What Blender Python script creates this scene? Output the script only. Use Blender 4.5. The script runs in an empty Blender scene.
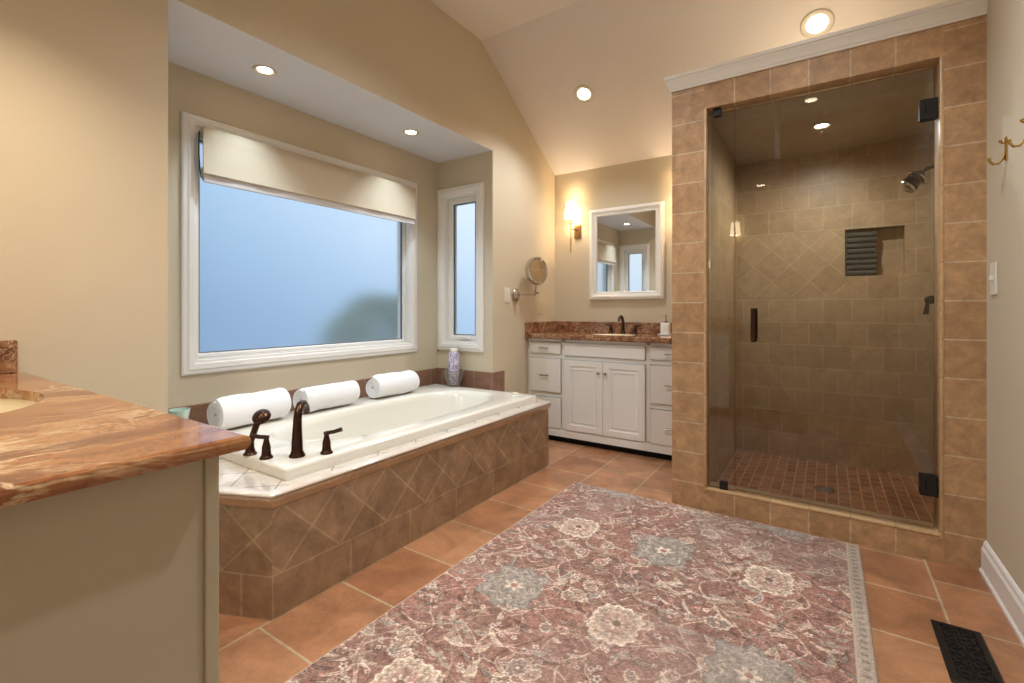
import bpy, bmesh, math, random
import numpy as np
from mathutils import Vector, Matrix, Quaternion

# ------------------------------------------------------------------ camera, sky, exposure
SC = bpy.context.scene
COL = SC.collection
cam_data = bpy.data.cameras.new('camera')
cam = bpy.data.objects.new('camera', cam_data)
COL.objects.link(cam)
cam_data.sensor_width = 36.0
cam_data.lens = 473.22 / 1024 * 36.0
cam_data.shift_y = -(341.5 - 309.05) / 1024
cam_data.clip_start = 0.02
cam.location = (0, 0, 1.08)
cam.rotation_euler = (math.radians(90), 0, math.radians(33.617))
SC.camera = cam

SC.view_settings.view_transform = 'Standard'
SC.view_settings.look = 'None'
SC.view_settings.gamma = 1.0
SC.view_settings.use_curve_mapping = False
SC.view_settings.exposure = 0.9

WORLD = bpy.data.worlds.new('sky')
SC.world = WORLD
WORLD.use_nodes = True
nt = WORLD.node_tree
nt.nodes.clear()
n_out = nt.nodes.new('ShaderNodeOutputWorld')
n_bg = nt.nodes.new('ShaderNodeBackground')
n_tc = nt.nodes.new('ShaderNodeTexCoord')
n_sep = nt.nodes.new('ShaderNodeSeparateXYZ')
n_rmp = nt.nodes.new('ShaderNodeValToRGB')
nt.links.new(n_tc.outputs['Generated'], n_sep.inputs[0])
n_y = nt.nodes.new('ShaderNodeMath'); n_y.operation = 'MULTIPLY_ADD'
n_a = nt.nodes.new('ShaderNodeMath'); n_a.operation = 'ABSOLUTE'
nt.links.new(n_sep.outputs['Y'], n_a.inputs[0]); nt.links.new(n_a.outputs[0], n_y.inputs[0]); n_y.inputs[1].default_value = 0.65
nt.links.new(n_sep.outputs['Z'], n_y.inputs[2])
nt.links.new(n_y.outputs[0], n_rmp.inputs[0])
nt.links.new(n_rmp.outputs[0], n_bg.inputs[0])
nt.links.new(n_bg.outputs[0], n_out.inputs[0])
cr = n_rmp.color_ramp
cr.elements[0].position = 0.08
cr.elements[0].color = (0.15, 0.25, 0.39, 1)
cr.elements[1].position = 0.80
cr.elements[1].color = (0.95, 1.0, 1.03, 1)
_e = cr.elements.new(0.28); _e.color = (0.21, 0.34, 0.51, 1)
_e = cr.elements.new(0.48); _e.color = (0.38, 0.54, 0.72, 1)
SKY_STRENGTH = 0.80
n_bg.inputs[1].default_value = SKY_STRENGTH

# lamp powers (W)
P_ALCOVE, P_CEIL, P_SHOWER, P_SCONCE, P_FILL = 14.0, 36.0, 18.5, 1.8, 50.0
WARM = (1.0, 0.84, 0.64)
SOFTWARM = (0.93, 0.965, 1.0)
COOL = (0.70, 0.86, 1.0)

PI = math.pi
# ------------------------------------------------------------------ helpers
def lin(c):
    r = []
    for v in c[:3]:
        v = v / 255.0
        r.append(v / 12.92 if v <= 0.04045 else ((v + 0.055) / 1.055) ** 2.4)
    return (r[0], r[1], r[2], 1.0)

class NB:
    """small node-tree builder"""
    def __init__(self, name):
        self.m = bpy.data.materials.new(name)
        self.m.use_nodes = True
        self.t = self.m.node_tree
        self.b = self.t.nodes['Principled BSDF']
        self.out = self.t.nodes['Material Output']
    def n(self, typ, **kw):
        nd = self.t.nodes.new(typ)
        for k, v in kw.items():
            setattr(nd, k, v)
        return nd
    def l(self, a, b):
        self.t.links.new(a, b)
    def noise(self, vec, scale, detail=3, rough=0.55, dist=0.0):
        nd = self.n('ShaderNodeTexNoise')
        nd.inputs['Scale'].default_value = scale
        nd.inputs['Detail'].default_value = detail
        nd.inputs['Roughness'].default_value = rough
        nd.inputs['Distortion'].default_value = dist
        if vec is not None:
            self.l(vec, nd.inputs['Vector'])
        return nd
    def ramp(self, fac, stops):
        nd = self.n('ShaderNodeValToRGB')
        e = nd.color_ramp.elements
        while len(e) < len(stops):
            e.new(0.5)
        for i, (p, c) in enumerate(stops):
            e[i].position = p
            e[i].color = c if len(c) == 4 else (*c, 1)
        self.l(fac, nd.inputs[0])
        return nd
    def mix(self, mode, fac, a, b):
        nd = self.n('ShaderNodeMix', data_type='RGBA', blend_type=mode)
        for sock, v in ((nd.inputs[0], fac), (nd.inputs[6], a), (nd.inputs[7], b)):
            if isinstance(v, (int, float, tuple)):
                sock.default_value = v
            else:
                self.l(v, sock)
        return nd.outputs[2]
    def bump(self, h, strength, dist=0.002):
        nd = self.n('ShaderNodeBump')
        nd.inputs['Strength'].default_value = strength
        nd.inputs['Distance'].default_value = dist
        self.l(h, nd.inputs['Height'])
        self.l(nd.outputs[0], self.b.inputs['Normal'])

def paint(name, col, rough=0.5, metal=0.0, noise=0.0, nscale=8.0, bump=0.0, bscale=200.0, emit=None, estr=0.0,
          coat=0.0, sheen=0.0, spec=None):
    k = NB(name)
    c = lin(col)
    k.b.inputs['Roughness'].default_value = rough
    k.b.inputs['Metallic'].default_value = metal
    if spec is not None:
        k.b.inputs['Specular IOR Level'].default_value = spec
    if coat:
        k.b.inputs['Coat Weight'].default_value = coat
        k.b.inputs['Coat Roughness'].default_value = 0.08
    if sheen:
        k.b.inputs['Sheen Weight'].default_value = sheen
    tc = k.n('ShaderNodeTexCoord')
    if noise:
        nz = k.noise(tc.outputs['Object'], nscale, 4)
        lo = tuple(max(0, v * (1 - noise)) for v in c[:3]) + (1,)
        hi = tuple(v * (1 + noise) for v in c[:3]) + (1,)
        r = k.ramp(nz.outputs['Fac'], [(0.3, lo), (0.7, hi)])
        k.l(r.outputs[0], k.b.inputs['Base Color'])
    else:
        k.b.inputs['Base Color'].default_value = c
    if bump:
        nz2 = k.noise(tc.outputs['Object'], bscale, 3)
        k.bump(nz2.outputs['Fac'], bump)
    if emit is not None:
        k.b.inputs['Emission Color'].default_value = lin(emit)
        k.b.inputs['Emission Strength'].default_value = estr
    return k.m

def tile(name, c1, c2, grout, pu, pv, ou=0.0, ov=0.0, stag=0.0, rot=0.0, axes='auto', rough=0.45, mort=0.004,
         mott=0.28, msc=9.0, bump=0.35, spec=0.4, fine=60.0):
    """square or running-bond tile laid on real positions; the plane is picked from the face's normal"""
    k = NB(name)
    geo = k.n('ShaderNodeNewGeometry')
    sep = k.n('ShaderNodeSeparateXYZ')
    k.l(geo.outputs['Position'], sep.inputs[0])
    def comb(a, b):
        c = k.n('ShaderNodeCombineXYZ')
        k.l(sep.outputs[a], c.inputs[0]); k.l(sep.outputs[b], c.inputs[1])
        return c.outputs[0]
    if axes == 'auto':
        ns = k.n('ShaderNodeSeparateXYZ')
        k.l(geo.outputs['True Normal'], ns.inputs[0])
        def big(o):
            a = k.n('ShaderNodeMath', operation='ABSOLUTE'); k.l(ns.outputs[o], a.inputs[0])
            g = k.n('ShaderNodeMath', operation='GREATER_THAN'); k.l(a.outputs[0], g.inputs[0]); g.inputs[1].default_value = 0.6
            return g.outputs[0]
        def vmix(f, a, b):
            m = k.n('ShaderNodeMix', data_type='VECTOR')
            k.l(f, m.inputs[0]); k.l(a, m.inputs[4]); k.l(b, m.inputs[5])
            return m.outputs[1]
        v = vmix(big('X'), comb('X', 'Z'), comb('Y', 'Z'))
        v = vmix(big('Z'), v, comb('X', 'Y'))
    else:
        v = comb(axes[0].upper(), axes[1].upper())
    mp = k.n('ShaderNodeMapping', vector_type='TEXTURE')
    mp.inputs['Location'].default_value = (ou, ov, 0)
    mp.inputs['Rotation'].default_value = (0, 0, rot)
    k.l(v, mp.inputs['Vector'])
    br = k.n('ShaderNodeTexBrick')
    br.offset = stag
    br.offset_frequency = 2
    br.squash = 1.0
    br.inputs['Scale'].default_value = 1.0
    br.inputs['Mortar Size'].default_value = mort
    br.inputs['Mortar Smooth'].default_value = 0.2
    br.inputs['Brick Width'].default_value = pu
    br.inputs['Row Height'].default_value = pv
    br.inputs['Color1'].default_value = lin(c1)
    br.inputs['Color2'].default_value = lin(c2)
    br.inputs['Mortar'].default_value = lin(grout)
    k.l(mp.outputs[0], br.inputs['Vector'])
    n1 = k.noise(geo.outputs['Position'], msc, 5, 0.6, 0.6)
    n2 = k.noise(geo.outputs['Position'], fine, 3, 0.6)
    r1 = k.ramp(n1.outputs['Fac'], [(0.28, (1 - mott,) * 3), (0.72, (1 + mott * 0.6,) * 3)])
    r2 = k.ramp(n2.outputs['Fac'], [(0.3, (0.9,) * 3), (0.7, (1.07,) * 3)])
    col = k.mix('MULTIPLY', 1.0, br.outputs['Color'], r1.outputs[0])
    col = k.mix('MULTIPLY', 1.0, col, r2.outputs[0])
    k.l(col, k.b.inputs['Base Color'])
    k.b.inputs['Roughness'].default_value = rough
    k.b.inputs['Specular IOR Level'].default_value = spec
    inv = k.n('ShaderNodeMath', operation='SUBTRACT')
    inv.inputs[0].default_value = 1.0
    k.l(br.outputs['Fac'], inv.inputs[1])
    ad = k.n('ShaderNodeMath', operation='MULTIPLY_ADD')
    k.l(n1.outputs['Fac'], ad.inputs[0]); ad.inputs[1].default_value = 0.5
    k.l(inv.outputs[0], ad.inputs[2])
    k.bump(ad.outputs[0], bump, 0.002)
    return k.m

def stone(name, stops, vein, rough=0.12, scale=3.0, stretch=(1, 1, 1), vein_w=0.03):
    k = NB(name)
    geo = k.n('ShaderNodeNewGeometry')
    mp = k.n('ShaderNodeMapping')
    mp.inputs['Scale'].default_value = stretch
    mp.inputs['Rotation'].default_value = (0, 0, 0.5)
    k.l(geo.outputs['Position'], mp.inputs['Vector'])
    n1 = k.noise(mp.outputs[0], scale, 8, 0.62, 1.4)
    r = k.ramp(n1.outputs['Fac'], stops)
    n2 = k.noise(mp.outputs[0], scale * 1.3, 6, 0.6, 2.2)
    a = k.n('ShaderNodeMath', operation='SUBTRACT'); k.l(n2.outputs['Fac'], a.inputs[0]); a.inputs[1].default_value = 0.5
    b = k.n('ShaderNodeMath', operation='ABSOLUTE'); k.l(a.outputs[0], b.inputs[0])
    vr = k.ramp(b.outputs[0], [(0.0, (1, 1, 1)), (vein_w, (0, 0, 0))])
    n3 = k.noise(mp.outputs[0], scale * 0.8, 3)
    gate = k.ramp(n3.outputs['Fac'], [(0.42, (0, 0, 0)), (0.62, (0.85, 0.85, 0.85))])
    f = k.mix('MULTIPLY', 1.0, vr.outputs[0], gate.outputs[0])
    col = k.mix('MIX', f, r.outputs[0], lin(vein))
    n4 = k.noise(geo.outputs['Position'], 90, 3)
    r4 = k.ramp(n4.outputs['Fac'], [(0.3, (0.82,) * 3), (0.7, (1.12,) * 3)])
    col = k.mix('MULTIPLY', 1.0, col, r4.outputs[0])
    k.l(col, k.b.inputs['Base Color'])
    k.b.inputs['Roughness'].default_value = rough
    return k.m

def clear_glass(name, tint=(0.93, 0.95, 0.92), ior=1.5):
    k = NB(name)
    k.t.nodes.remove(k.b)
    tr = k.n('ShaderNodeBsdfTransparent'); tr.inputs[0].default_value = (*tint, 1)
    gl = k.n('ShaderNodeBsdfGlossy'); gl.inputs['Roughness'].default_value = 0.0
    fr = k.n('ShaderNodeFresnel'); fr.inputs['IOR'].default_value = ior
    mx = k.n('ShaderNodeMixShader')
    k.l(fr.outputs[0], mx.inputs[0]); k.l(tr.outputs[0], mx.inputs[1]); k.l(gl.outputs[0], mx.inputs[2])
    k.l(mx.outputs[0], k.out.inputs['Surface'])
    return k.m

def frosted(name, tint=(0.92, 0.96, 1.0), rough=0.34):
    k = NB(name)
    k.t.nodes.remove(k.b)
    rf = k.n('ShaderNodeBsdfRefraction'); rf.inputs['Color'].default_value = (*tint, 1)
    rf.inputs['Roughness'].default_value = rough; rf.inputs['IOR'].default_value = 1.25
    tl = k.n('ShaderNodeBsdfTranslucent'); tl.inputs['Color'].default_value = (*tint, 1)
    mx = k.n('ShaderNodeMixShader'); mx.inputs[0].default_value = 0.15
    k.l(rf.outputs[0], mx.inputs[1]); k.l(tl.outputs[0], mx.inputs[2])
    gl = k.n('ShaderNodeBsdfGlossy'); gl.inputs['Roughness'].default_value = 0.25
    m2 = k.n('ShaderNodeMixShader'); m2.inputs[0].default_value = 0.04
    k.l(mx.outputs[0], m2.inputs[1]); k.l(gl.outputs[0], m2.inputs[2])
    k.l(m2.outputs[0], k.out.inputs['Surface'])
    return k.m

# ---- bmesh shapes
def box(bm, x0, x1, y0, y1, z0, z1, bev=0.0, seg=2):
    vs = [bm.verts.new(p) for p in ((x0, y0, z0), (x1, y0, z0), (x1, y1, z0), (x0, y1, z0),
                                    (x0, y0, z1), (x1, y0, z1), (x1, y1, z1), (x0, y1, z1))]
    fs = [bm.faces.new([vs[i] for i in f]) for f in ((3, 2, 1, 0), (4, 5, 6, 7), (0, 1, 5, 4), (1, 2, 6, 5), (2, 3, 7, 6), (3, 0, 4, 7))]
    if bev > 0:
        es = list({e for f in fs for e in f.edges})
        bmesh.ops.bevel(bm, geom=es, offset=bev, segments=seg, affect='EDGES', profile=0.5)
    return bm

def prism(bm, poly, axis, a0, a1):
    """poly: 2-D points; axis x: (y,z), y: (x,z), z: (x,y)"""
    def P(p, a):
        return {'x': (a, p[0], p[1]), 'y': (p[0], a, p[1]), 'z': (p[0], p[1], a)}[axis]
    A = [bm.verts.new(P(p, a0)) for p in poly]
    B = [bm.verts.new(P(p, a1)) for p in poly]
    n = len(poly)
    fs = [bm.faces.new(A), bm.faces.new(B[::-1])]
    for i in range(n):
        fs.append(bm.faces.new((A[i], A[(i + 1) % n], B[(i + 1) % n], B[i])))
    bmesh.ops.recalc_face_normals(bm, faces=fs)
    return bm

def extrude_path(bm, prof, pts, outs):
    """mitred moulding: prof (out, up) carried along pts with an outward vector per point (already mitre-scaled)"""
    rings = []
    for p, o in zip(pts, outs):
        rings.append([bm.verts.new((p[0] + o[0] * a, p[1] + o[1] * a, p[2] + b)) for a, b in prof])
    fs = []
    n = len(prof)
    for r0, r1 in zip(rings, rings[1:]):
        for i in range(n):
            fs.append(bm.faces.new((r0[i], r0[(i + 1) % n], r1[(i + 1) % n], r1[i])))
    fs.append(bm.faces.new(rings[0])); fs.append(bm.faces.new(rings[-1][::-1]))
    bmesh.ops.recalc_face_normals(bm, faces=fs)
    return bm

def tube(bm, pts, rad, n=12, cap=True, flat=1.0):
    pts = [Vector(p) for p in pts]
    if not isinstance(rad, (list, tuple)):
        rad = [rad] * len(pts)
    t0 = (pts[1] - pts[0]).normalized()
    up = Vector((0, 0, 1)) if abs(t0.z) < 0.9 else Vector((1, 0, 0))
    nrm = t0.cross(up).normalized()
    rings = []
    prev = t0
    for i, p in enumerate(pts):
        if i == 0: t = t0
        elif i == len(pts) - 1: t = (pts[-1] - pts[-2]).normalized()
        else: t = ((pts[i + 1] - p).normalized() + (p - pts[i - 1]).normalized()).normalized()
        q = prev.rotation_difference(t)
        nrm = (q @ nrm).normalized()
        bi = t.cross(nrm).normalized()
        prev = t
        rings.append([bm.verts.new(p + nrm * (rad[i] * math.cos(2 * PI * k / n)) + bi * (rad[i] * flat * math.sin(2 * PI * k / n))) for k in range(n)])
    fs = []
    for a, b in zip(rings, rings[1:]):
        for k in range(n):
            fs.append(bm.faces.new((a[k], a[(k + 1) % n], b[(k + 1) % n], b[k])))
    if cap:
        fs.append(bm.faces.new(rings[0])); fs.append(bm.faces.new(rings[-1][::-1]))
    bmesh.ops.recalc_face_normals(bm, faces=fs)
    return bm

def lathe(bm, prof, n=32, M=None, close=False):
    """prof (r, z) turned about z, then moved by matrix M"""
    M = M or Matrix.Identity(4)
    rings = []
    for r, z in prof:
        if r < 1e-6:
            rings.append([bm.verts.new(M @ Vector((0, 0, z)))])
        else:
            rings.append([bm.verts.new(M @ Vector((r * math.cos(2 * PI * k / n), r * math.sin(2 * PI * k / n), z))) for k in range(n)])
    fs = []
    pairs = list(zip(rings, rings[1:]))
    if close: pairs.append((rings[-1], rings[0]))
    for a, b in pairs:
        for k in range(n):
            if len(a) == 1 and len(b) == 1: continue
            if len(a) == 1: fs.append(bm.faces.new((a[0], b[(k + 1) % n], b[k])))
            elif len(b) == 1: fs.append(bm.faces.new((a[k], a[(k + 1) % n], b[0])))
            else: fs.append(bm.faces.new((a[k], a[(k + 1) % n], b[(k + 1) % n], b[k])))
    bmesh.ops.recalc_face_normals(bm, faces=fs)
    return bm

def frame_bars(bm, axis, fix0, fix1, u0, u1, v0, v1, w, bev=0.004, steps=None):
    """mitred rectangular frame. axis x: u=y; axis y: u=x; v=z. fix0..fix1 = depth; steps = profile (inset, depth 0..1)"""
    prof = steps or [(0, 0), (0, 1), (w, 1), (w, 0)]
    def P(u, v, d):
        f = fix0 + (fix1 - fix0) * d
        return (f, u, v) if axis == 'x' else (u, f, v)
    rings = []
    for ins, d in prof:
        rings.append([bm.verts.new(P(u, v, d)) for u, v in ((u0 + ins, v0 + ins), (u1 - ins, v0 + ins), (u1 - ins, v1 - ins), (u0 + ins, v1 - ins))])
    fs = []
    m = len(rings)
    for i in range(m):
        a, b = rings[i], rings[(i + 1) % m]
        for k in range(4):
            fs.append(bm.faces.new((a[k], a[(k + 1) % 4], b[(k + 1) % 4], b[k])))
    bmesh.ops.recalc_face_normals(bm, faces=fs)
    return bm

def axis_matrix(origin, zdir):
    q = Vector((0, 0, 1)).rotation_difference(Vector(zdir).normalized())
    return Matrix.Translation(Vector(origin)) @ q.to_matrix().to_4x4()

def NEW(): return bmesh.new()

def root_of(o):
    while o.parent is not None: o = o.parent
    return o

def obj(name, bm, m, parent=None, loc=None, smooth=False, angle=40):
    """links a bmesh built in world coordinates as one mesh object"""
    if parent is not None: L = Vector(root_of(parent).location)
    else: L = Vector(loc) if loc is not None else Vector((0, 0, 0))
    if L.length > 0: bmesh.ops.translate(bm, verts=bm.verts, vec=-L)
    me = bpy.data.meshes.new(name)
    bm.to_mesh(me); bm.free()
    if m is not None: me.materials.append(m)
    if smooth:
        me.polygons.foreach_set('use_smooth', [True] * len(me.polygons))
        try: me.set_sharp_from_angle(angle=math.radians(angle))
        except Exception: pass
    o = bpy.data.objects.new(name, me)
    COL.objects.link(o)
    if parent is not None: o.parent = parent
    else: o.location = L
    return o

def tag(o, label, cat, group=None, kind=None):
    o['label'] = label; o['category'] = cat
    if group: o['group'] = group
    if kind: o['kind'] = kind
    return o

def thing(name, label, cat, loc=(0, 0, 0), group=None):
    o = bpy.data.objects.new(name, None)
    o.empty_display_size = 0.05
    COL.objects.link(o); o.location = loc
    return tag(o, label, cat, group)

def struct(name, bm, m, label, cat, smooth=False):
    o = obj(name, bm, m, smooth=smooth)
    return tag(o, label, cat, kind='structure')

def copy_tree(o, loc, label=None):
    r = o.copy(); COL.objects.link(r); r.location = loc
    if label: r['label'] = label
    def kids(src, dst):
        for ch in list(src.children):
            c = ch.copy(); COL.objects.link(c); c.parent = dst
            kids(ch, c)
    kids(o, r)
    return r

def lamp(name, kind, loc, power, color, parent=None, rot=(0, 0, 0), size=0.05, spot=120, blend=0.6):
    d = bpy.data.lights.new(name, kind)
    d.energy = power; d.color = color
    if kind == 'SPOT':
        d.spot_size = math.radians(spot); d.spot_blend = blend
    d.shadow_soft_size = size
    o = bpy.data.objects.new(name, d); COL.objects.link(o)
    o.rotation_euler = rot
    if parent is not None:
        o.parent = parent; o.location = Vector(loc) - Vector(root_of(parent).location)
    else: o.location = loc
    return o

# ------------------------------------------------------------------ measurements
XF, XW, XR = -2.10, -2.65, 0.545
YB, YR = 3.88, -0.30
YA0, YA1 = 0.78, 2.895
ZS, ZF, ZL = 2.28, 3.04, 2.32
YS = 2.688                        # shower front
# ------------------------------------------------------------------ materials
M = {}
M['wall'] = paint('wall_paint', (208, 195, 170), 0.72, noise=0.02, nscale=2, bump=0.03, bscale=300)
M['ceil'] = paint('ceiling_paint', (224, 214, 204), 0.85, noise=0.012, nscale=2)
M['soffit'] = paint('soffit_paint', (222, 223, 226), 0.85)
M['trim'] = paint('trim_paint', (238, 234, 228), 0.35)
M['cab'] = paint('cabinet_paint', (240, 238, 232), 0.38)
M['cab_shaded'] = paint('end_panel_shaded_paint', (184, 177, 156), 0.45)  # cabinet paint darkened: the shade on the end is in the colour
M['floor'] = tile('floor_tile', (184, 134, 98), (166, 114, 80), (192, 168, 136), 0.3275, 0.3255, 0.2068, 0.025, 0.5, 0, 'yx',
                  0.30, 0.005, 0.42, 5.0, 0.4, 0.45)
M['col'] = tile('tower_tile', (190, 152, 112), (174, 136, 98), (202, 178, 146), 0.1635, 0.1635, 0.0915, 0.134, 0.0, 0, 'auto', 0.42, 0.0035, 0.30, 16)
M['colv'] = tile('tower_column_tile', (190, 152, 112), (174, 136, 98), (202, 178, 146), 4.0, 0.1635, 1.9, 0.134, 0.0, 0, 'auto', 0.42, 0.0035, 0.30, 16)
M['colh'] = tile('tower_header_tile', (190, 152, 112), (174, 136, 98), (202, 178, 146), 0.1635, 4.0, 0.0915, 1.9, 0.0, 0, 'auto', 0.42, 0.0035, 0.30, 16)
M['edge'] = tile('bullnose_tile', (204, 170, 128), (190, 154, 112), (170, 140, 110), 0.1635, 0.1635, 0.0915, 0.134, 0, 0, 'auto', 0.35, 0.002, 0.15, 12)
M['shw'] = tile('shower_wall_tile', (180, 150, 112), (168, 138, 100), (188, 164, 128), 0.1635, 0.158, 0.06, 0.04, 0.5, 0, 'auto', 0.4, 0.003, 0.2, 9)
M['shd'] = tile('shower_diamond_tile', (180, 150, 112), (170, 140, 102), (190, 166, 130), 0.1635, 0.1635, -0.216, 1.39, 0, PI / 4, 'auto', 0.4, 0.003, 0.18, 9)
M['shc'] = tile('shower_ceiling_tile', (184, 170, 148), (176, 160, 138), (178, 162, 138), 0.1635, 0.1635, 0.06, 0.04, 0.5, 0, 'auto', 0.4, 0.003, 0.12, 9)
M['shf'] = tile('shower_floor_tile', (176, 118, 80), (150, 92, 58), (190, 158, 120), 0.085, 0.055, 0, 0, 0.5, 0, 'yx', 0.4, 0.004, 0.25, 14, 0.5)
M['tubb'] = tile('tub_base_tile', (164, 134, 104), (152, 122, 92), (178, 153, 123), 0.3270, 0.1525, 0.905, 0.0, 0, 0, 'auto', 0.45, 0.0045, 0.36, 10)
M['tubd'] = tile('tub_diamond_tile', (166, 136, 106), (152, 124, 94), (178, 153, 123), 0.1700, 0.1700, 1.06, 0.273, 0, PI / 4, 'auto', 0.42, 0.0045, 0.38, 10)
M['tube'] = tile('tub_end_tile', (166, 136, 106), (152, 124, 94), (178, 153, 123), 0.1620, 0.1620, -1.668, 0.273, 0, PI / 4, 'auto', 0.42, 0.0045, 0.38, 10)
M['deck'] = tile('tub_deck_tile', (230, 222, 212), (222, 212, 200), (150, 144, 138), 0.1635, 0.1635, -1.66, 0.96, 0, PI / 4, 'xy', 0.10, 0.003, 0.1, 10, 0.2, 0.6)
M['mould'] = tile('tub_moulding_tile', (190, 156, 122), (176, 142, 108), (176, 148, 120), 0.1635, 4.0, 0.9, 1.9, 0, 0, 'auto', 0.22, 0.002, 0.15, 12, 0.2, 0.6)
for key_ in ('deck', 'mould'):
    pb_ = M[key_].node_tree.nodes['Principled BSDF']; pb_.inputs['Coat Weight'].default_value = 1.0; pb_.inputs['Coat IOR'].default_value = 1.9 if key_ == 'deck' else 1.5; pb_.inputs['Coat Roughness'].default_value = 0.08
M['nose'] = paint('deck_edge_glaze', (218, 206, 192), 0.12, noise=.04, nscale=10, coat=1.0)
M['splash'] = tile('splash_tile', (152, 116, 94), (136, 100, 80), (166, 142, 122), 0.1635, 4.0, 0.02, 1.9, 0, 0, 'auto', 0.25, 0.003, 0.2, 12)
M['tub'] = paint('tub_acrylic', (236, 232, 220), 0.10, coat=0.4)
M['bronze'] = paint('oil_rubbed_bronze', (74, 52, 40), 0.26, 0.9, noise=0.2, nscale=40)
M['black'] = paint('black_metal', (34, 32, 32), 0.38, 0.4)
M['chrome'] = paint('chrome', (200, 196, 190), 0.10, 1.0)
M['nickel'] = paint('brushed_nickel', (176, 168, 156), 0.28, 1.0)
M['brass'] = paint('brass', (190, 160, 92), 0.25, 1.0)
M['plate'] = paint('switch_plate_plastic', (232, 226, 212), 0.4)
M['towel'] = paint('white_terry', (246, 246, 248), 0.95, bump=0.5, bscale=350, sheen=0.3)
M['gtowel'] = paint('grey_green_terry', (72, 66, 52), 0.95, noise=0.15, nscale=40, bump=0.6, bscale=300, sheen=0.2)
M['mirror'] = paint('mirror_silver', (240, 240, 238), 0.0, 1.0)
M['granite'] = stone('granite_orange', [(0.22, lin((74, 38, 24))), (0.38, lin((128, 74, 46))), (0.5, lin((158, 104, 64))), (0.62, lin((178, 128, 84))), (0.78, lin((206, 168, 120)))],
                     (228, 204, 162), 0.08, 5.5, (1.0, 0.5, 1), 0.045)
M['granite2'] = stone('granite_red_brown', [(0.26, lin((66, 38, 26))), (0.42, lin((118, 72, 48))), (0.56, lin((150, 104, 74))), (0.74, lin((192, 154, 118)))],
                      (216, 190, 152), 0.12, 16, (1, 1, 1), 0.05)
M['sink'] = paint('sink_ceramic', (244, 234, 206), 0.12)
M['glass'] = clear_glass('shower_glass', (0.945, 0.95, 0.925))
M['green_glass'] = paint('pale_green_glass', (196, 222, 212), 0.08, coat=0.6)
M['frost'] = frosted('frosted_glass')
M['lampglow'] = paint('lamp_lens', (255, 246, 225), 0.5, emit=(255, 240, 212), estr=9.0)
M['baffle'] = paint('lamp_baffle', (206, 194, 172), 0.4)
M['shade_lamp'] = paint('sconce_shade', (250, 240, 220), 0.6, emit=(255, 230, 188), estr=5.0)
M['shade_fab'] = paint('roman_shade_linen', (202, 187, 162), 0.9, noise=0.02, nscale=60, bump=0.15, bscale=500)
M['hem'] = paint('roman_shade_hem', (206, 200, 196), 0.9)
M['rubber'] = paint('dark_gasket', (104, 110, 118), 0.6)
M['wire'] = paint('grey_wire', (158, 150, 138), 0.45, 0.4)
M['soap'] = paint('white_ceramic', (246, 244, 238), 0.15)
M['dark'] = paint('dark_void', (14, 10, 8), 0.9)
M['ground'] = paint('garden_soil', (96, 104, 84), 0.95, noise=0.2, nscale=3)
M['shrub'] = paint('shrub_leaf', (138, 164, 146), 0.8, noise=0.5, nscale=12)

# ------------------------------------------------------------------ room shell
bm = NEW(); box(bm, -2.9, 0.75, -0.5, 4.1, -0.1, 0.0)
struct('floor', bm, M['floor'], 'terracotta tile floor with pale grout', 'floor')

bm = NEW(); box(bm, XF - .12, XF, YR - .1, YA0, 0, ZS)
struct('wall_left', bm, M['wall'], 'beige painted wall behind the orange counter', 'wall')
bm = NEW(); box(bm, XF - .12, XF, YA1, YB, 0, ZS)
struct('wall_left_far', bm, M['wall'], 'beige wall with the make-up mirror beside the far vanity', 'wall')
bm = NEW(); prism(bm, [(YR - .1, ZS), (YB, ZS), (YB, ZL), (2.75, ZF), (YR - .1, ZF)], 'x', XF, XF - 0.12)
struct('wall_left_upper', bm, M['wall'], 'beige wall above the tub alcove following the vaulted ceiling', 'wall')
bm = NEW(); box(bm, XF - .1, -0.717, YB, YB + .12, 0, ZL + .08)
struct('wall_back', bm, M['wall'], 'beige wall behind the far vanity', 'wall')
bm = NEW(); box(bm, XR, XR + .12, YR - .1, YB + .2, 0, ZF + .1)
struct('wall_right', bm, M['wall'], 'beige wall on the right beside the shower', 'wall')
bm = NEW(); box(bm, XF - .1, XR, YR - .12, YR, 0, ZF)
struct('wall_rear', bm, M['wall'], 'beige wall behind the near vanity', 'wall')
bm = NEW()
prism(bm, [(YR - .1, ZF), (2.75, ZF), (YB + .12, ZL - .0765), (YB + .12, ZL + .06), (2.75, ZF + .12), (YR - .1, ZF + .12)], 'x', XF - .12, XR + .12)
struct('ceiling', bm, M['ceil'], 'pale vaulted ceiling sloping down to the far wall', 'ceiling')

# alcove shell: window wall with an opening, two ends with narrow openings, soffit
def wall_with_hole(bm, axis, f0, f1, u0, u1, z0, z1, hu0, hu1, hz0, hz1):
    def bx(a, b, c, d):
        if axis == 'x': box(bm, min(f0, f1), max(f0, f1), a, b, c, d)
        else: box(bm, a, b, min(f0, f1), max(f0, f1), c, d)
    bx(u0, hu0, z0, z1); bx(hu1, u1, z0, z1); bx(hu0, hu1, z0, hz0); bx(hu0, hu1, hz1, z1)

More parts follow.
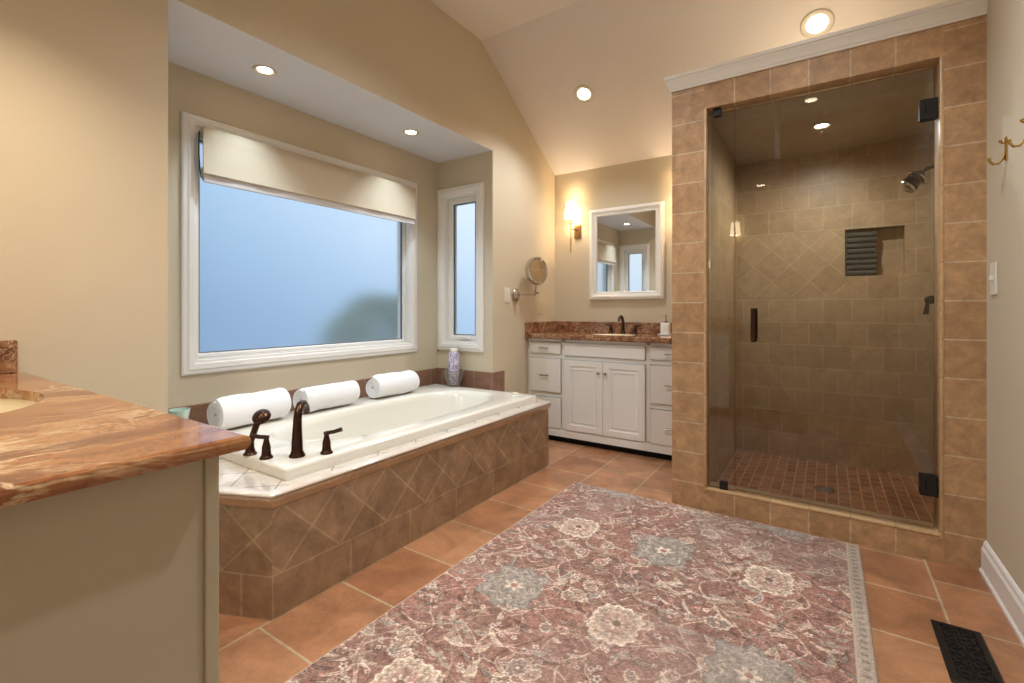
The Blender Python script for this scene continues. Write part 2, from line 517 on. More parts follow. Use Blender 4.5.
W1 = dict(y0=1.038, y1=2.642, z0=0.752, z1=2.052)
bm = NEW(); wall_with_hole(bm, 'x', XW, XW - .14, YA0 - .1, YA1 + .1, 0, ZS + .05, 1.10, 2.58, 0.82, 1.965)
struct('wall_window', bm, M['wall'], 'grey beige alcove wall around the big window', 'wall')
W2 = dict(x0=-2.648, x1=-2.178, z0=0.75, z1=2.05)
bm = NEW(); wall_with_hole(bm, 'y', YA1, YA1 + .12, XW - .1, XF - .12, 0, ZS + .05, -2.575, -2.235, 0.82, 1.975)
struct('wall_alcove_far', bm, M['wall'], 'far end wall of the tub alcove with the narrow window', 'wall')
bm = NEW(); wall_with_hole(bm, 'y', YA0 - .12, YA0, XW - .1, XF - .12, 0, ZS + .05, -2.575, -2.235, 0.82, 1.975)
struct('wall_alcove_near', bm, M['wall'], 'near end wall of the tub alcove', 'wall')
bm = NEW(); box(bm, XW - .05, XF - .0005, YA0 + .0, YA1 - .0, ZS - .003, ZS + .08)
struct('ceiling_alcove', bm, M['soffit'], 'white soffit over the bathtub alcove', 'ceiling')
bm = NEW(); box(bm, XF, -0.40, YR, 0.42, ZS, ZF)
struct('ceiling_vanity', bm, M['soffit'], 'white soffit over the near vanity', 'ceiling')

# ------------------------------------------------------------------ windows
CAS = [(0, 0), (0, 0.55), (0.006, 0.72), (0.020, 0.80), (0.028, 1.0), (0.052, 0.92), (0.058, 0.66), (0.070, 0.60), (0.074, 0.0)]
def window(name, axis, face, inward, u0, u1, z0, z1, label, sash_w, crank_u=None):
    """casing on the wall face, sash and frosted pane set back in the opening"""
    bm = NEW(); frame_bars(bm, axis, face, face + inward * 0.026, u0, u1, z0, z1, 0.07, steps=CAS)
    root = struct(name, bm, M['trim'], label, 'window')
    j = 0.066
    bm = NEW(); frame_bars(bm, axis, face - inward * 0.09, face + inward * 0.004, u0 + j, u1 - j, z0 + j, z1 - j, 0.014,
                           steps=[(0, 0), (0, 1), (0.012, 1), (0.012, 0.5), (0.018, 0.5), (0.018, 0)])
    fr = obj('jamb', bm, M['trim'], root)
    s = j + 0.014
    bm = NEW(); frame_bars(bm, axis, face - inward * 0.085, face - inward * 0.035, u0 + s, u1 - s, z0 + s, z1 - s, sash_w,
                           steps=[(0, 0), (0, 1), (sash_w * .55, 1), (sash_w * .7, .82), (sash_w, .75), (sash_w, 0)])
    sash = obj('sash', bm, M['trim'], root)
    g = s + sash_w
    bm = NEW(); frame_bars(bm, axis, face - inward * 0.066, face - inward * 0.046, u0 + g - .004, u1 - g + .004, z0 + g - .004, z1 - g + .004, 0.006,
                           steps=[(0, 0), (0, 1), (0.006, 1), (0.006, 0)])
    obj('gasket', bm, M['rubber'], sash)
    bm = NEW()
    a0, a1 = sorted((face - inward * 0.062, face - inward * 0.056))
    if axis == 'x': box(bm, a0, a1, u0 + g - .002, u1 - g + .002, z0 + g - .002, z1 - g + .002)
    else: box(bm, u0 + g - .002, u1 - g + .002, a0, a1, z0 + g - .002, z1 - g + .002)
    p = obj('pane', bm, M['frost'], sash); p['label'] = 'frosted window pane'
    if crank_u is not None:
        bm = NEW()
        zc = z0 + s + sash_w * .5
        yb = face - inward * .034
        box(bm, crank_u - .05, crank_u + .05, *sorted((yb, yb + inward * .014)), zc - .012, zc + .012, .004)
        tube(bm, [(crank_u + .03, yb + inward * .012, zc), (crank_u + .01, yb + inward * .04, zc + .006), (crank_u - .035, yb + inward * .045, zc + .008)], [.006, .006, .008], 10)
        obj('crank_handle', bm, M['trim'], root, smooth=True)
    return root
window('window_1', 'x', XW, 1, W1['y0'], W1['y1'], W1['z0'], W1['z1'], 'big frosted picture window in white casing above the tub', 0.022)
window('window_2', 'y', YA1, -1, W2['x0'], W2['x1'], W2['z0'], W2['z1'], 'narrow frosted casement window at the far end of the tub alcove', 0.046, -2.385)
window('window_3', 'y', YA0, 1, W2['x0'], W2['x1'], W2['z0'], W2['z1'], 'narrow frosted casement window seen only in the vanity mirror', 0.052, -2.385)

# ------------------------------------------------------------------ shower tower
XSL, XIN, XO0, XO1, ZO, ZT = -0.717, -0.552, -0.549, 0.414, 2.155, 2.287
bm = NEW(); box(bm, XSL, XO0, YS, YS + .12, 0, ZT)
struct('wall_shower_front_left', bm, M['colv'], 'tan tiled pier on the left of the shower opening', 'wall')
bm = NEW(); box(bm, XO1, XR, YS, YS + .12, 0, ZT)
struct('wall_shower_front_right', bm, M['colv'], 'tan tiled pier between the shower door and the right wall', 'wall')
bm = NEW(); box(bm, XO0, XO1, YS, YS + .12, ZO, ZT)
struct('wall_shower_header', bm, M['colh'], 'tan tiled header over the glass shower door', 'wall')
bm = NEW(); box(bm, XSL, XIN, YS + .12, YB, 0, ZT)
struct('wall_shower_left', bm, M['shw'], 'tiled side wall of the shower beside the far vanity', 'wall')
bm = NEW()
for (a, b, c, d) in ((XSL, 0.103, 0, 1.165), (0.414, XR, 0, 2.3), (0.103, 0.414, 0, 1.300), (0.103, 0.414, 1.612, 2.3), (XSL, 0.103, 1.612, 2.3)):
    box(bm, a, b, YB, YB + .12, c, d)
struct('wall_shower_back', bm, M['shw'], 'tan tiled back wall of the shower around the niche', 'wall')
bm = NEW(); box(bm, XSL, 0.103, YB, YB + .12, 1.165, 1.612)
struct('wall_shower_diamonds', bm, M['shd'], 'diamond-laid tile panel left of the shower niche', 'wall')
bm = NEW(); box(bm, 0.06, 0.46, YB + .085, YB + .14, 1.25, 1.66)
struct('wall_niche', bm, M['shw'], 'tiled back of the shower niche', 'wall')
bm = NEW(); box(bm, XR - .012, XR, YS + .12, YB, 0, ZO)
struct('wall_shower_right', bm, M['shw'], 'tiled right side wall inside the shower', 'wall')
bm = NEW(); box(bm, XIN, XR, YS + .12, YB, ZO, ZT)
struct('ceiling_shower', bm, M['shc'], 'tiled ceiling inside the shower', 'ceiling')
bm = NEW(); box(bm, XIN, XR, YS + .1, YB, 0.0, 0.03)
struct('floor_shower', bm, M['shf'], 'shower floor of small brown tiles', 'floor')
# jamb liners with a rounded nose
bm = NEW()
box(bm, XO0 - .001, XO0 + .013, YS - .004, YS + .121, .1, ZO + .002, .005)
box(bm, XO1 - .013, XO1 + .001, YS - .004, YS + .121, .1, ZO + .002, .005)
struct('trim_1', bm, M['edge'], 'bullnose tile edging on both jambs of the shower opening', 'trim', True)
bm = NEW()
box(bm, XO0, XO1, YS, YS + .12, 0, .112)
struct('trim_2', bm, M['colh'], 'tiled curb under the glass shower door', 'trim')
bm = NEW(); box(bm, XO0, XO1, YS - .003, YS + .123, .109, .122, .005)
struct('trim_3', bm, M['edge'], 'pale bullnose cap along the shower curb', 'trim', True)
# crown
CROWN = [(0, 0), (.008, 0), (.010, .010), (.014, .014), (.019, .032), (.024, .046), (.027, .052), (.028, .060), (.034, .064), (.034, .080), (0, .080)]
bm = NEW()
zc = ZT - .002
extrude_path(bm, CROWN, [(XR, YS, zc), (XSL, YS, zc), (XSL, YB, zc)], [(0, -1), (-1, -1), (-1, 0)])
struct('trim_4', bm, M['trim'], 'white crown moulding along the top of the tiled shower', 'trim')
bm = NEW(); box(bm, XSL, XR, YS, YB, ZT - .001, ZT + .012)
struct('trim_5', bm, M['trim'], 'white top cover behind the crown moulding of the shower', 'trim')
# baseboard
bm = NEW()
prism(bm, [(XR, 0), (XR - .022, 0), (XR - .022, .012), (XR - .016, .02), (XR - .016, .098), (XR - .011, .108), (XR - .009, .122), (XR - .004, .130), (XR, .132)], 'y', YR, YS)
struct('baseboard_right', bm, M['trim'], 'white baseboard along the right wall', 'baseboard')

# ------------------------------------------------------------------ shower glass and fittings
gp = thing('shower_glass_panel', 'narrow fixed glass panel left of the shower door', 'glass panel', (-0.47, 2.72, .122))
bm = NEW(); box(bm, -.534, -.406, 2.715, 2.725, .124, 2.135, .001, 1)
obj('glass_pane', bm, M['glass'], gp)
for z0, z1, x in ((2.110, 2.154, -.487), (.1225, .162, -.456)):
    bm = NEW(); box(bm, x - .019, x + .019, 2.707, 2.7148, z0, z1, .002); box(bm, x - .019, x + .019, 2.7252, 2.733, z0, z1, .002)
    c = obj('clip', bm, M['black'], gp); c['label'] = 'black glass clip'
gd = thing('shower_door', 'frameless glass shower door with black handle and hinges', 'shower door', (0, 2.72, .13))
bm = NEW(); box(bm, -.401, .388, 2.715, 2.725, .132, 2.130, .001, 1)
obj('glass_pane', bm, M['glass'], gd)
for zc_ in (1.947, .315):
    bm = NEW()
    box(bm, .338, .3985, 2.704, 2.7148, zc_ - .046, zc_ + .046, .003)
    box(bm, .338, .3985, 2.7252, 2.736, zc_ - .046, zc_ + .046, .003)
    tube(bm, [(.392, 2.72, zc_ - .046), (.392, 2.72, zc_ + .046)], .0065, 12)
    h = obj('hinge', bm, M['black'], gd)
    bm = NEW(); box(bm, .355, .362, 2.7025, 2.7042, zc_ - .02, zc_ + .02, .0008)
    obj('screw_slot', bm, M['dark'], h)
bm = NEW()
for s in (-1, 1):
    y = 2.72 + s * .034
    tube(bm, [(-.311, y, .912), (-.311, y, .925), (-.311, y, 1.07), (-.311, y, 1.084)], [.011, .0125, .0125, .011], 14)
    for z in (.935, 1.06):
        tube(bm, [(-.311, 2.72 + s * .0052, z), (-.311, y, z)], .008, 12)
h = obj('handle', bm, M['bronze'], gd, smooth=True)

sh = thing('shower_sprayer', 'chrome and bronze shower head on the right shower wall', 'shower head', (XR - .012, 3.30, 1.83))
bm = NEW(); lathe(bm, [(0, 0), (.03, 0), (.03, .006), (.016, .014), (0, .014)], 24, axis_matrix((XR - .012, 3.30, 1.83), (-1, 0, 0)))
obj('flange', bm, M['bronze'], sh, smooth=True)
bm = NEW(); tube(bm, [(.525, 3.30, 1.83), (.48, 3.30, 1.834), (.445, 3.30, 1.826), (.418, 3.30, 1.80)], .010, 14)
obj('arm', bm, M['bronze'], sh, smooth=True)
hd = Vector((-.66, -.16, -.74)).normalized()
bm = NEW(); lathe(bm, [(0, -.012), (.014, -.012), (.020, 0), (.036, .012), (.040, .020), (.040, .068), (.043, .072), (.043, .080), (0, .080)], 28, axis_matrix((.418, 3.30, 1.80), hd))
obj('head_body', bm, M['bronze'], sh, smooth=True)
bm = NEW(); lathe(bm, [(0, 0), (.038, 0), (.044, .004), (.042, .016), (.026, .024), (0, .024)], 28, axis_matrix(Vector((.418, 3.30, 1.80)) + hd * .0803, hd))
o = obj('spray_face', bm, M['chrome'], sh, smooth=True); o['label'] = 'bright chrome spray face'
bm = NEW(); lathe(bm, [(.0402, 0), (.050, .002), (.050, .010), (.0402, .012)], 28, axis_matrix(Vector((.418, 3.30, 1.80)) + hd * .02, hd), close=True)
o = obj('collar', bm, M['chrome'], sh, smooth=True); o['label'] = 'chrome collar'

sv = thing('shower_valve', 'bronze lever shower valve on the right shower wall', 'shower valve', (XR - .012, 3.30, 1.13))
bm = NEW(); lathe(bm, [(0, 0), (.075, 0), (.075, .004), (.062, .012), (.03, .016), (0, .016)], 32, axis_matrix((XR - .012, 3.30, 1.13), (-1, 0, 0)))
obj('trim_plate', bm, M['bronze'], sv, smooth=True)
bm = NEW(); lathe(bm, [(0, .01), (.022, .012), (.018, .04), (.022, .076), (.013, .100), (0, .102)], 24, axis_matrix((XR - .012, 3.30, 1.13), (-1, 0, 0)))
obj('valve_stem', bm, M['bronze'], sv, smooth=True)
bm = NEW(); tube(bm, [(.446, 3.30, 1.135), (.443, 3.296, 1.10), (.436, 3.292, 1.052)], [.010, .009, .012], 12)
obj('lever', bm, M['bronze'], sv, smooth=True)

dr = thing('floor_drain', 'round metal drain in the shower floor', 'drain', (-.01, 3.29, .03))
bm = NEW(); lathe(bm, [(0.040, .0302), (.052, .0302), (.052, .034), (.048, .036), (.040, .035)], 32, Matrix.Translation((-.01, 3.29, 0)), close=True)
obj('rim', bm, M['nickel'], dr, smooth=True)
bm = NEW()
lathe(bm, [(0, .0303), (.041, .0303), (.041, .0325), (0, .0325)], 24, Matrix.Translation((-.01, 3.29, 0)))
for i in range(-2, 3):
    L = math.sqrt(.038 ** 2 - (i * .013) ** 2)
    box(bm, -.01 - L, -.01 + L, 3.29 + i * .013 - .003, 3.29 + i * .013 + .003, .0325, .0345)
obj('grate', bm, M['wire'], dr)

# grey towels piled in the niche
def folded_towel(x0, x1, y0, y1, z0, z1, seed):
    rnd = random.Random(seed)
    bm = NEW()
    n = 10
    layers = 2
    hh = (z1 - z0) / layers
    for l in range(layers):
        prof = []
        r = hh * .49
        zc = z0 + hh * (l + .5)
        for i in range(9):
            a = PI / 2 + PI * i / 8
            prof.append((y0 + r + r * math.cos(a), zc + r * math.sin(a)))
        prof += [(y1, zc - r), (y1, zc + r)]
        xs = [x0 + (x1 - x0) * i / 8 for i in range(9)]
        rings = []
        for i, x in enumerate(xs):
            e = .003 * math.sin(i * 1.3 + seed * 2 + l) + (.004 if i in (0, 8) else 0)
            rings.append([bm.verts.new((x + rnd.uniform(-.001, .001), y + e, z)) for y, z in prof])
        fs = []
        m = len(prof)
        for a, b in zip(rings, rings[1:]):
            for k in range(m):
                fs.append(bm.faces.new((a[k], a[(k + 1) % m], b[(k + 1) % m], b[k])))
        fs.append(bm.faces.new(rings[0])); fs.append(bm.faces.new(rings[-1][::-1]))
        bmesh.ops.recalc_face_normals(bm, faces=fs)
    return bm
words = ['bottom', 'second from the bottom', 'second from the top', 'topmost']
for i in range(4):
    z0 = 1.3005 + i * .0725
    jit = [0.0, .004, -.003, .002, .005][i]
    o = obj('washcloth', folded_towel(.110, .268 + jit, YB - .004 + abs(jit), YB + .08, z0, z0 + .072, i), M['gtowel'], loc=(.19, YB + .04, z0), smooth=True)
    tag(o, f'folded dark grey green washcloth, {words[i]} of the pile in the shower niche', 'washcloth', 'washcloths piled in the shower niche')

# ------------------------------------------------------------------ bathtub surround
FX = -1.60; YN, YF_ = 0.905, 2.862; EN, EF = 0.690, 3.050
ts = thing('tub_surround', 'tan tiled surround under the white bathtub with angled ends', 'tub surround', (-1.85, 1.88, 0))
def panel(bm, p0, p1, z0, z1, th):
    """upright slab from p0 to p1 (xy), thickened inwards (to the left of travel)"""
    d = (Vector(p1) - Vector(p0)).normalized(); nrm = Vector((-d.y, d.x)) * th
    prism(bm, [p0, p1, (p1[0] + nrm.x, p1[1] + nrm.y), (p0[0] + nrm.x, p0[1] + nrm.y)], 'z', z0, z1)
FRONT = ((FX, YN), (FX, YF_)); NEAR = ((XF + .001, EN), (FX, YN)); FAR = ((FX, YF_), (XF + .001, EF))
for nm, seg in (('front', FRONT), ('near_end', NEAR), ('far_end', FAR)):
    bm = NEW(); panel(bm, seg[0], seg[1], 0, .154, .03); obj('base_tiles', bm, M['tubb'], ts)
    bm = NEW(); panel(bm, seg[0], seg[1], .154, .405, .03); obj('tile_panel', bm, M['tubd' if nm == 'front' else 'tube'], ts)
# the alcove part of the deck under the window
bm = NEW()
prism(bm, [(XW, YA0), (XF, YA0), (XF, EN), (FX, YN), (FX, 1.02), (XW, 1.02)], 'z', .425, .44)
prism(bm, [(XW, 2.80), (FX, 2.80), (FX, YF_), (XF, EF), (XF, YA1), (XW, YA1)], 'z', .425, .44)
prism(bm, [(-1.70, 1.02), (FX, 1.02), (FX, 2.80), (-1.70, 2.80)], 'z', .425, .44)
prism(bm, [(XW, 1.02), (-2.57, 1.02), (-2.57, 2.80), (XW, 2.80)], 'z', .425, .44)
obj('deck_top', bm, M['deck'], ts)
BULL = [(-.03, .0685), (.011, .0685), (.016, .071), (.0175, .075), (.016, .079), (.011, .0815), (-.03, .0815)]
MOULD = [(-.004, .030), (.003, .030), (.006, .036), (.008, .046), (.013, .054), (.014, .062), (.011, .068), (-.03, .068)]
sec = lambda a: 1 / math.cos(a)
ang = math.atan2(YN - EN, FX - XF)       # angle of the near end face from x
def outv(a): return Vector((math.sin(a), -math.cos(a)))
n_near, n_front = Vector((math.sin(ang), -math.cos(ang))), Vector((1, 0))
angf = math.atan2(EF - YF_, FX - XF)
n_far = Vector((math.sin(angf), math.cos(angf)))
def mitre(a, b):
    s = (a + b).normalized(); return s / s.dot(a)
bm = NEW()
extrude_path(bm, MOULD, [(XF + .001, EN, .36), (FX, YN, .36), (FX, YF_, .36), (XF + .001, EF, .36)],
             [n_near, mitre(n_near, n_front), mitre(n_front, n_far), n_far])
obj('edge_moulding', bm, M['mould'], ts, smooth=True, angle=50)
bm = NEW()
extrude_path(bm, BULL, [(XF + .001, EN, .36), (FX, YN, .36), (FX, YF_, .36), (XF + .001, EF, .36)],
             [n_near, mitre(n_near, n_front), mitre(n_front, n_far), n_far])
o = obj('deck_edge', bm, M['nose'], ts, smooth=True, angle=50); o['label'] = 'glossy pale deck edge'

# splash tiles on the alcove walls and the wall return
bm = NEW()
box(bm, XW, XW + .012, YA0 + .012, YA1 - .012, .441, .600, .003, 1)
box(bm, XW, XF - .0, YA1 - .012, YA1, .441, .600, .003, 1)
box(bm, XW, XF - .0, YA0, YA0 + .012, .441, .600, .003, 1)
box(bm, XF, XF + .012, YA1 - .012, EF - .01, .441, .600, .003, 1)
struct('trim_6', bm, M['splash'], 'single row of brown splash tiles around the tub deck', 'trim')

# ------------------------------------------------------------------ bathtub
TX0, TX1, TY0, TY1 = -2.612, -1.675, 1.0, 2.82
bt = thing('bathtub', 'white drop-in bathtub with a wide rim under the big window', 'bathtub', (-2.14, 1.91, .44))
def tub_mesh():
    bm = NEW()
    N = 96
    cx, cy = -2.095, 1.965
    def oval(a, b, n, z, dx=0, dy=0):
        r = []
        for k in range(N):
            t = 2 * PI * k / N
            c, s = math.cos(t), math.sin(t)
            r.append((cx + dx + a * math.copysign(abs(c) ** (2 / n), c), cy + dy + b * math.copysign(abs(s) ** (2 / n), s), z))
        return r
    def rect(x0, x1, y0, y1, rad, z):
        r = []
        hx, hy = (x1 - x0) / 2, (y1 - y0) / 2
        mx, my = (x0 + x1) / 2, (y0 + y1) / 2
        for k in range(N):
            t = 2 * PI * k / N
            c, s = math.cos(t), math.sin(t)
            # rounded rectangle by ray casting on a high-order superellipse, angles scaled to the rectangle
            n = 22
            rr = 1 / max(abs(c), abs(s))
            r.append((mx + hx * c * rr, my + hy * s * rr, z))
        return r
    L = [rect(TX0 + .012, TX1 - .012, TY0 + .012, TY1 - .012, 0, .4405),
         rect(TX0, TX1, TY0, TY1, 0, .4405), rect(TX0, TX1, TY0, TY1, 0, .474),
         rect(TX0 + .003, TX1 - .003, TY0 + .003, TY1 - .003, 0, .481),
         rect(TX0 + .010, TX1 - .010, TY0 + .010, TY1 - .010, 0, .485),
         rect(TX0 + .03, TX1 - .03, TY0 + .03, TY1 - .03, 0, .485),
         oval(.305, .755, 2.9, .485), oval(.293, .740, 2.9, .482), oval(.283, .726, 2.8, .470), oval(.275, .71, 2.7, .44),
         oval(.262, .675, 2.6, .34), oval(.245, .63, 2.6, .22), oval(.228, .585, 2.6, .12), oval(.205, .54, 2.6, .08),
         oval(.16, .45, 2.4, .062), oval(.07, .2, 2.2, .058)]
    rings = [[bm.verts.new(p) for p in r] for r in L]
    fs = []
    for a, b in zip(rings, rings[1:]):
        for k in range(N):
            fs.append(bm.faces.new((a[k], a[(k + 1) % N], b[(k + 1) % N], b[k])))
    fs.append(bm.faces.new(rings[-1]))
    bmesh.ops.recalc_face_normals(bm, faces=fs)
    if fs[-1].normal.z < 0:
        bmesh.ops.reverse_faces(bm, faces=bm.faces)
    return bm
obj('basin', tub_mesh(), M['tub'], bt, smooth=True, angle=45)
bm = NEW(); tube(bm, [(-2.365, 1.42, .375), (-2.33, 1.44, .372), (-2.317, 1.52, .36), (-2.333, 1.60, .35), (-2.365, 1.62, .35)], [.012, .012, .014, .012, .012], 12)
obj('grip_handle', bm, M['tub'], bt, smooth=True)
bm = NEW(); lathe(bm, [(0, 0), (.03, 0), (.03, .006), (.02, .012), (0, .012)], 24, axis_matrix((-2.10, 1.29, .345), (0, .93, .25)))
o = obj('overflow_cover', bm, M['bronze'], bt, smooth=True)
for yy in (1.95, 2.3):
    bm = NEW(); lathe(bm, [(0, 0), (.026, 0), (.026, .005), (.014, .010), (.012, .004), (0, .004)], 24, axis_matrix((-2.342, yy, .27), (1, 0, .1)))
    obj('water_jet', bm, M['tub'], bt, smooth=True)

# bronze roman-tub set, standing across the near front corner of the rim
ZR = .4853
def flange(bm, x, y, r0, h):
    lathe(bm, [(0, 0), (r0, 0), (r0, .004), (r0 * .86, .009), (r0 * .8, h * .16), (r0 * .55, h * .28)], 28, Matrix.Translation((x, y, ZR)))
sx, sy = -1.782, 1.112
sp = thing('tub_spout', 'tall bronze tub spout on the rim corner between two lever handles', 'faucet', (sx, sy, ZR))
bm = NEW(); lathe(bm, [(0, 0), (.031, 0), (.031, .005), (.026, .012), (.024, .02), (0, .02)], 28, Matrix.Translation((sx, sy, ZR)))
obj('base', bm, M['bronze'], sp, smooth=True)
d = Vector((-.60, .80, 0)).normalized()
pts = [(0, .018), (.0, .06), (.001, .11), (.004, .15), (.014, .182), (.034, .200), (.062, .200), (.088, .182), (.100, .160)]
bm = NEW(); tube(bm, [Vector((sx, sy, ZR)) + d * a + Vector((0, 0, b)) for a, b in pts], [.023, .021, .018, .0165, .016, .0165, .0165, .0155, .0145], 18)
obj('spout', bm, M['bronze'], sp, smooth=True)
def tub_handle(x, y, ldir, label):
    t = thing('lever_tap', label, 'faucet handle', (x, y, ZR), 'lever handles of the tub faucet')
    bm = NEW(); lathe(bm, [(0, 0), (.025, 0), (.025, .004), (.021, .009), (.018, .014), (.0165, .034), (.0165, .044), (.011, .066), (.0095, .076), (.012, .080), (.012, .088), (0, .091)], 24, Matrix.Translation((x, y, ZR)))
    obj('handle_body', bm, M['bronze'], t, smooth=True)
    l = Vector(ldir).normalized()
    b0 = Vector((x, y, ZR + .083))
    bm = NEW(); tube(bm, [b0 - l * .006, b0 + l * .03, b0 + l * .062 + Vector((0, 0, .004))], [.0105, .010, .0115], 12, flat=.8)
    obj('lever', bm, M['bronze'], t, smooth=True)
tub_handle(-1.862, 1.030, (-.95, -.55, 0.05), 'bronze lever handle on the tub rim left of the spout, lever pointing left')
tub_handle(-1.719, 1.203, (.78, .60, .16), 'bronze lever handle on the tub rim right of the spout, lever pointing right')
hx, hy = -1.965, 1.02
hs = thing('hand_shower', 'bronze hand shower leaning on the tub rim beside the first towel roll', 'hand shower', (hx, hy, ZR))
bm = NEW(); lathe(bm, [(0, 0), (.026, 0), (.026, .004), (.02, .010), (.015, .03), (.015, .045), (0, .047)], 24, Matrix.Translation((hx, hy, ZR)))
obj('holder', bm, M['bronze'], hs, smooth=True)
top = Vector((-1.958, 1.060, ZR + .150))
bm = NEW(); tube(bm, [(hx, hy, ZR + .04), (hx + .001, hy + .010, ZR + .075), (hx + .003, hy + .024, ZR + .115), top], [.011, .0125, .013, .014], 14)
obj('wand', bm, M['bronze'], hs, smooth=True)
hd2 = Vector((-.30, .45, -.62)).normalized()
bm = NEW(); lathe(bm, [(0, -.016), (.014, -.013), (.030, -.005), (.036, .004), (.036, .012), (.030, .016), (0, .016)], 28, axis_matrix(top + Vector((0, 0, .002)), hd2))
obj('spray_head', bm, M['bronze'], hs, smooth=True)

# rolled white towels on the back rim
def towel_roll(L, R, seed, flap):
    """spiral roll lying along y, centre at (0,0,R)"""
    rnd = random.Random(seed)
    bm = NEW()
    turns, n = 3.6, 120
    th = R / (turns + .3)
    prof_o, prof_i = [], []
    for i in range(n + 1):
        t = i / n
        a = 2 * PI * turns * t + flap
        r = R * .10 + (R * .88) * t
        prof_o.append((r + th * .42, a)); prof_i.append((r - th * .42, a))
    secs = 15
    rings = []
    for s in range(secs):
        u = s / (secs - 1)
        y = -L / 2 + L * u
        e = min(u, 1 - u)
        shrink = 1 - .10 * max(0, 1 - e / .06) ** 2
        ring = []
        wob = .035 * math.sin(u * 7 + seed) + .02 * math.sin(u * 17 + seed * 3)
        for (r, a) in prof_o + prof_i[::-1]:
            rr = r * shrink * (1 + (wob * math.sin(a * 1.0 + seed) + .012 * math.sin(a * 2 + u * 9 + seed * 2)) * (r / R))
            sag = .93 if math.sin(a) < 0 else 1.0
            ring.append(bm.verts.new((rr * math.cos(a) * 1.04, y + .010 * (1 - r / R) * (1 if u < .5 else -1) * (1 if e < .01 else 0), R * .96 + rr * math.sin(a) * sag)))
        rings.append(ring)
    m = len(rings[0]); fs = []
    for a, b in zip(rings, rings[1:]):
        for k in range(m):
            fs.append(bm.faces.new((a[k], a[(k + 1) % m], b[(k + 1) % m], b[k])))
    h = n + 1
    for ring in (rings[0], rings[-1]):
        for k in range(n):
            fs.append(bm.faces.new((ring[k], ring[k + 1], ring[m - 2 - k], ring[m - 1 - k])))
    bmesh.ops.recalc_face_normals(bm, faces=fs)
    return bm
TOW = [((-2.476, 1.285, .4855), .355, .082, 0.06, 'white towel rolled up on the tub rim nearest the hand shower'),
       ((-2.484, 1.742, .4855), .360, .079, 0.03, 'white rolled towel, middle one of the three under the big window'),
       ((-2.488, 2.262, .4855), .365, .077, 0.02, 'white rolled towel on the tub rim nearest the narrow window')]
for i, (p, L, R, rz, lab) in enumerate(TOW):
    o = obj('rolled_towel', towel_roll(L, R, i + 1, [3.9, 3.6, 4.1][i]), M['towel'], smooth=True, angle=60)
    o.location = p; o.rotation_euler = (0, 0, rz)
    tag(o, lab, 'towel', 'rolled towels on the tub rim')

# wire bucket with a patterned bottle in it
bx_, by_ = -2.405, 2.805
bk = thing('wire_basket', 'small grey wire basket with a bail handle on the tub deck corner', 'basket', (bx_, by_, .4855))
zb = .4862
bm = NEW()
r0, r1, hh = .047, .070, .118
tube(bm, [(bx_ + r1 * math.cos(2 * PI * k / 32), by_ + r1 * math.sin(2 * PI * k / 32), zb + hh) for k in range(33)], .004, 8)
obj('rim', bm, M['wire'], bk, smooth=True)
bm = NEW()
for j in range(6):
    t = .06 + j * .15
    r = r0 + (r1 - r0) * t
    tube(bm, [(bx_ + r * math.cos(2 * PI * k / 28), by_ + r * math.sin(2 * PI * k / 28), zb + .003 + (hh - .003) * t) for k in range(29)], .0022, 6)
for k in range(24):
    a = 2 * PI * k / 24
    tube(bm, [(bx_ + r0 * math.cos(a), by_ + r0 * math.sin(a), zb + .004), (bx_ + r1 * math.cos(a), by_ + r1 * math.sin(a), zb + hh)], .002, 6)
lathe(bm, [(0, .0005), (r0, .0005), (r0, .003), (0, .003)], 24, Matrix.Translation((bx_, by_, zb)))
obj('wire_mesh', bm, M['wire'], bk, smooth=True)
# handle hanging down in front of the basket
bm = NEW()
fd = Vector((.62, -.78, 0)); sd = Vector((.78, .62, 0))
tube(bm, [Vector((bx_, by_, zb + hh)) + sd * (.074 * math.cos(t)) + fd * (.060 * math.sin(t)) + Vector((0, 0, -.106 * math.sin(t))) for t in [PI * k / 24 for k in range(25)]], .0028, 8)
o = obj('bail_handle', bm, M['nickel'], bk, smooth=True)
def floral():
    k = NB('lavender_floral_paper')
    tc = k.n('ShaderNodeTexCoord')
    v = k.n('ShaderNodeTexVoronoi'); v.inputs['Scale'].default_value = 55
    k.l(tc.outputs['Object'], v.inputs['Vector'])
    nz = k.noise(tc.outputs['Object'], 30, 4, .6, 1.0)
    a = k.ramp(v.outputs['Distance'], [(.25, lin((120, 104, 150))), (.5, lin((214, 206, 226)))])
    b = k.ramp(nz.outputs['Fac'], [(.42, lin((90, 78, 128))), (.52, lin((222, 216, 234)))])
    c = k.mix('MIX', .5, a.outputs[0], b.outputs[0])
    k.l(c, k.b.inputs['Base Color']); k.b.inputs['Roughness'].default_value = .4
    return k.m
bo = thing('patterned_bottle', 'lavender floral patterned bottle standing in the wire basket', 'bottle', (bx_, by_, zb + .0035))
bm = NEW(); lathe(bm, [(0, .0035), (.032, .0035), (.042, .008), (.042, .245), (.038, .255), (.029, .262), (0, .262)], 32, Matrix.Translation((bx_, by_, zb)))
obj('bottle_body', bm, floral(), bo, smooth=True)
bm = NEW(); lathe(bm, [(0, .2622), (.029, .2622), (.031, .265), (.031, .286), (.026, .292), (0, .293)], 32, Matrix.Translation((bx_, by_, zb)))
o = obj('cap', bm, M['soap'], bo, smooth=True)

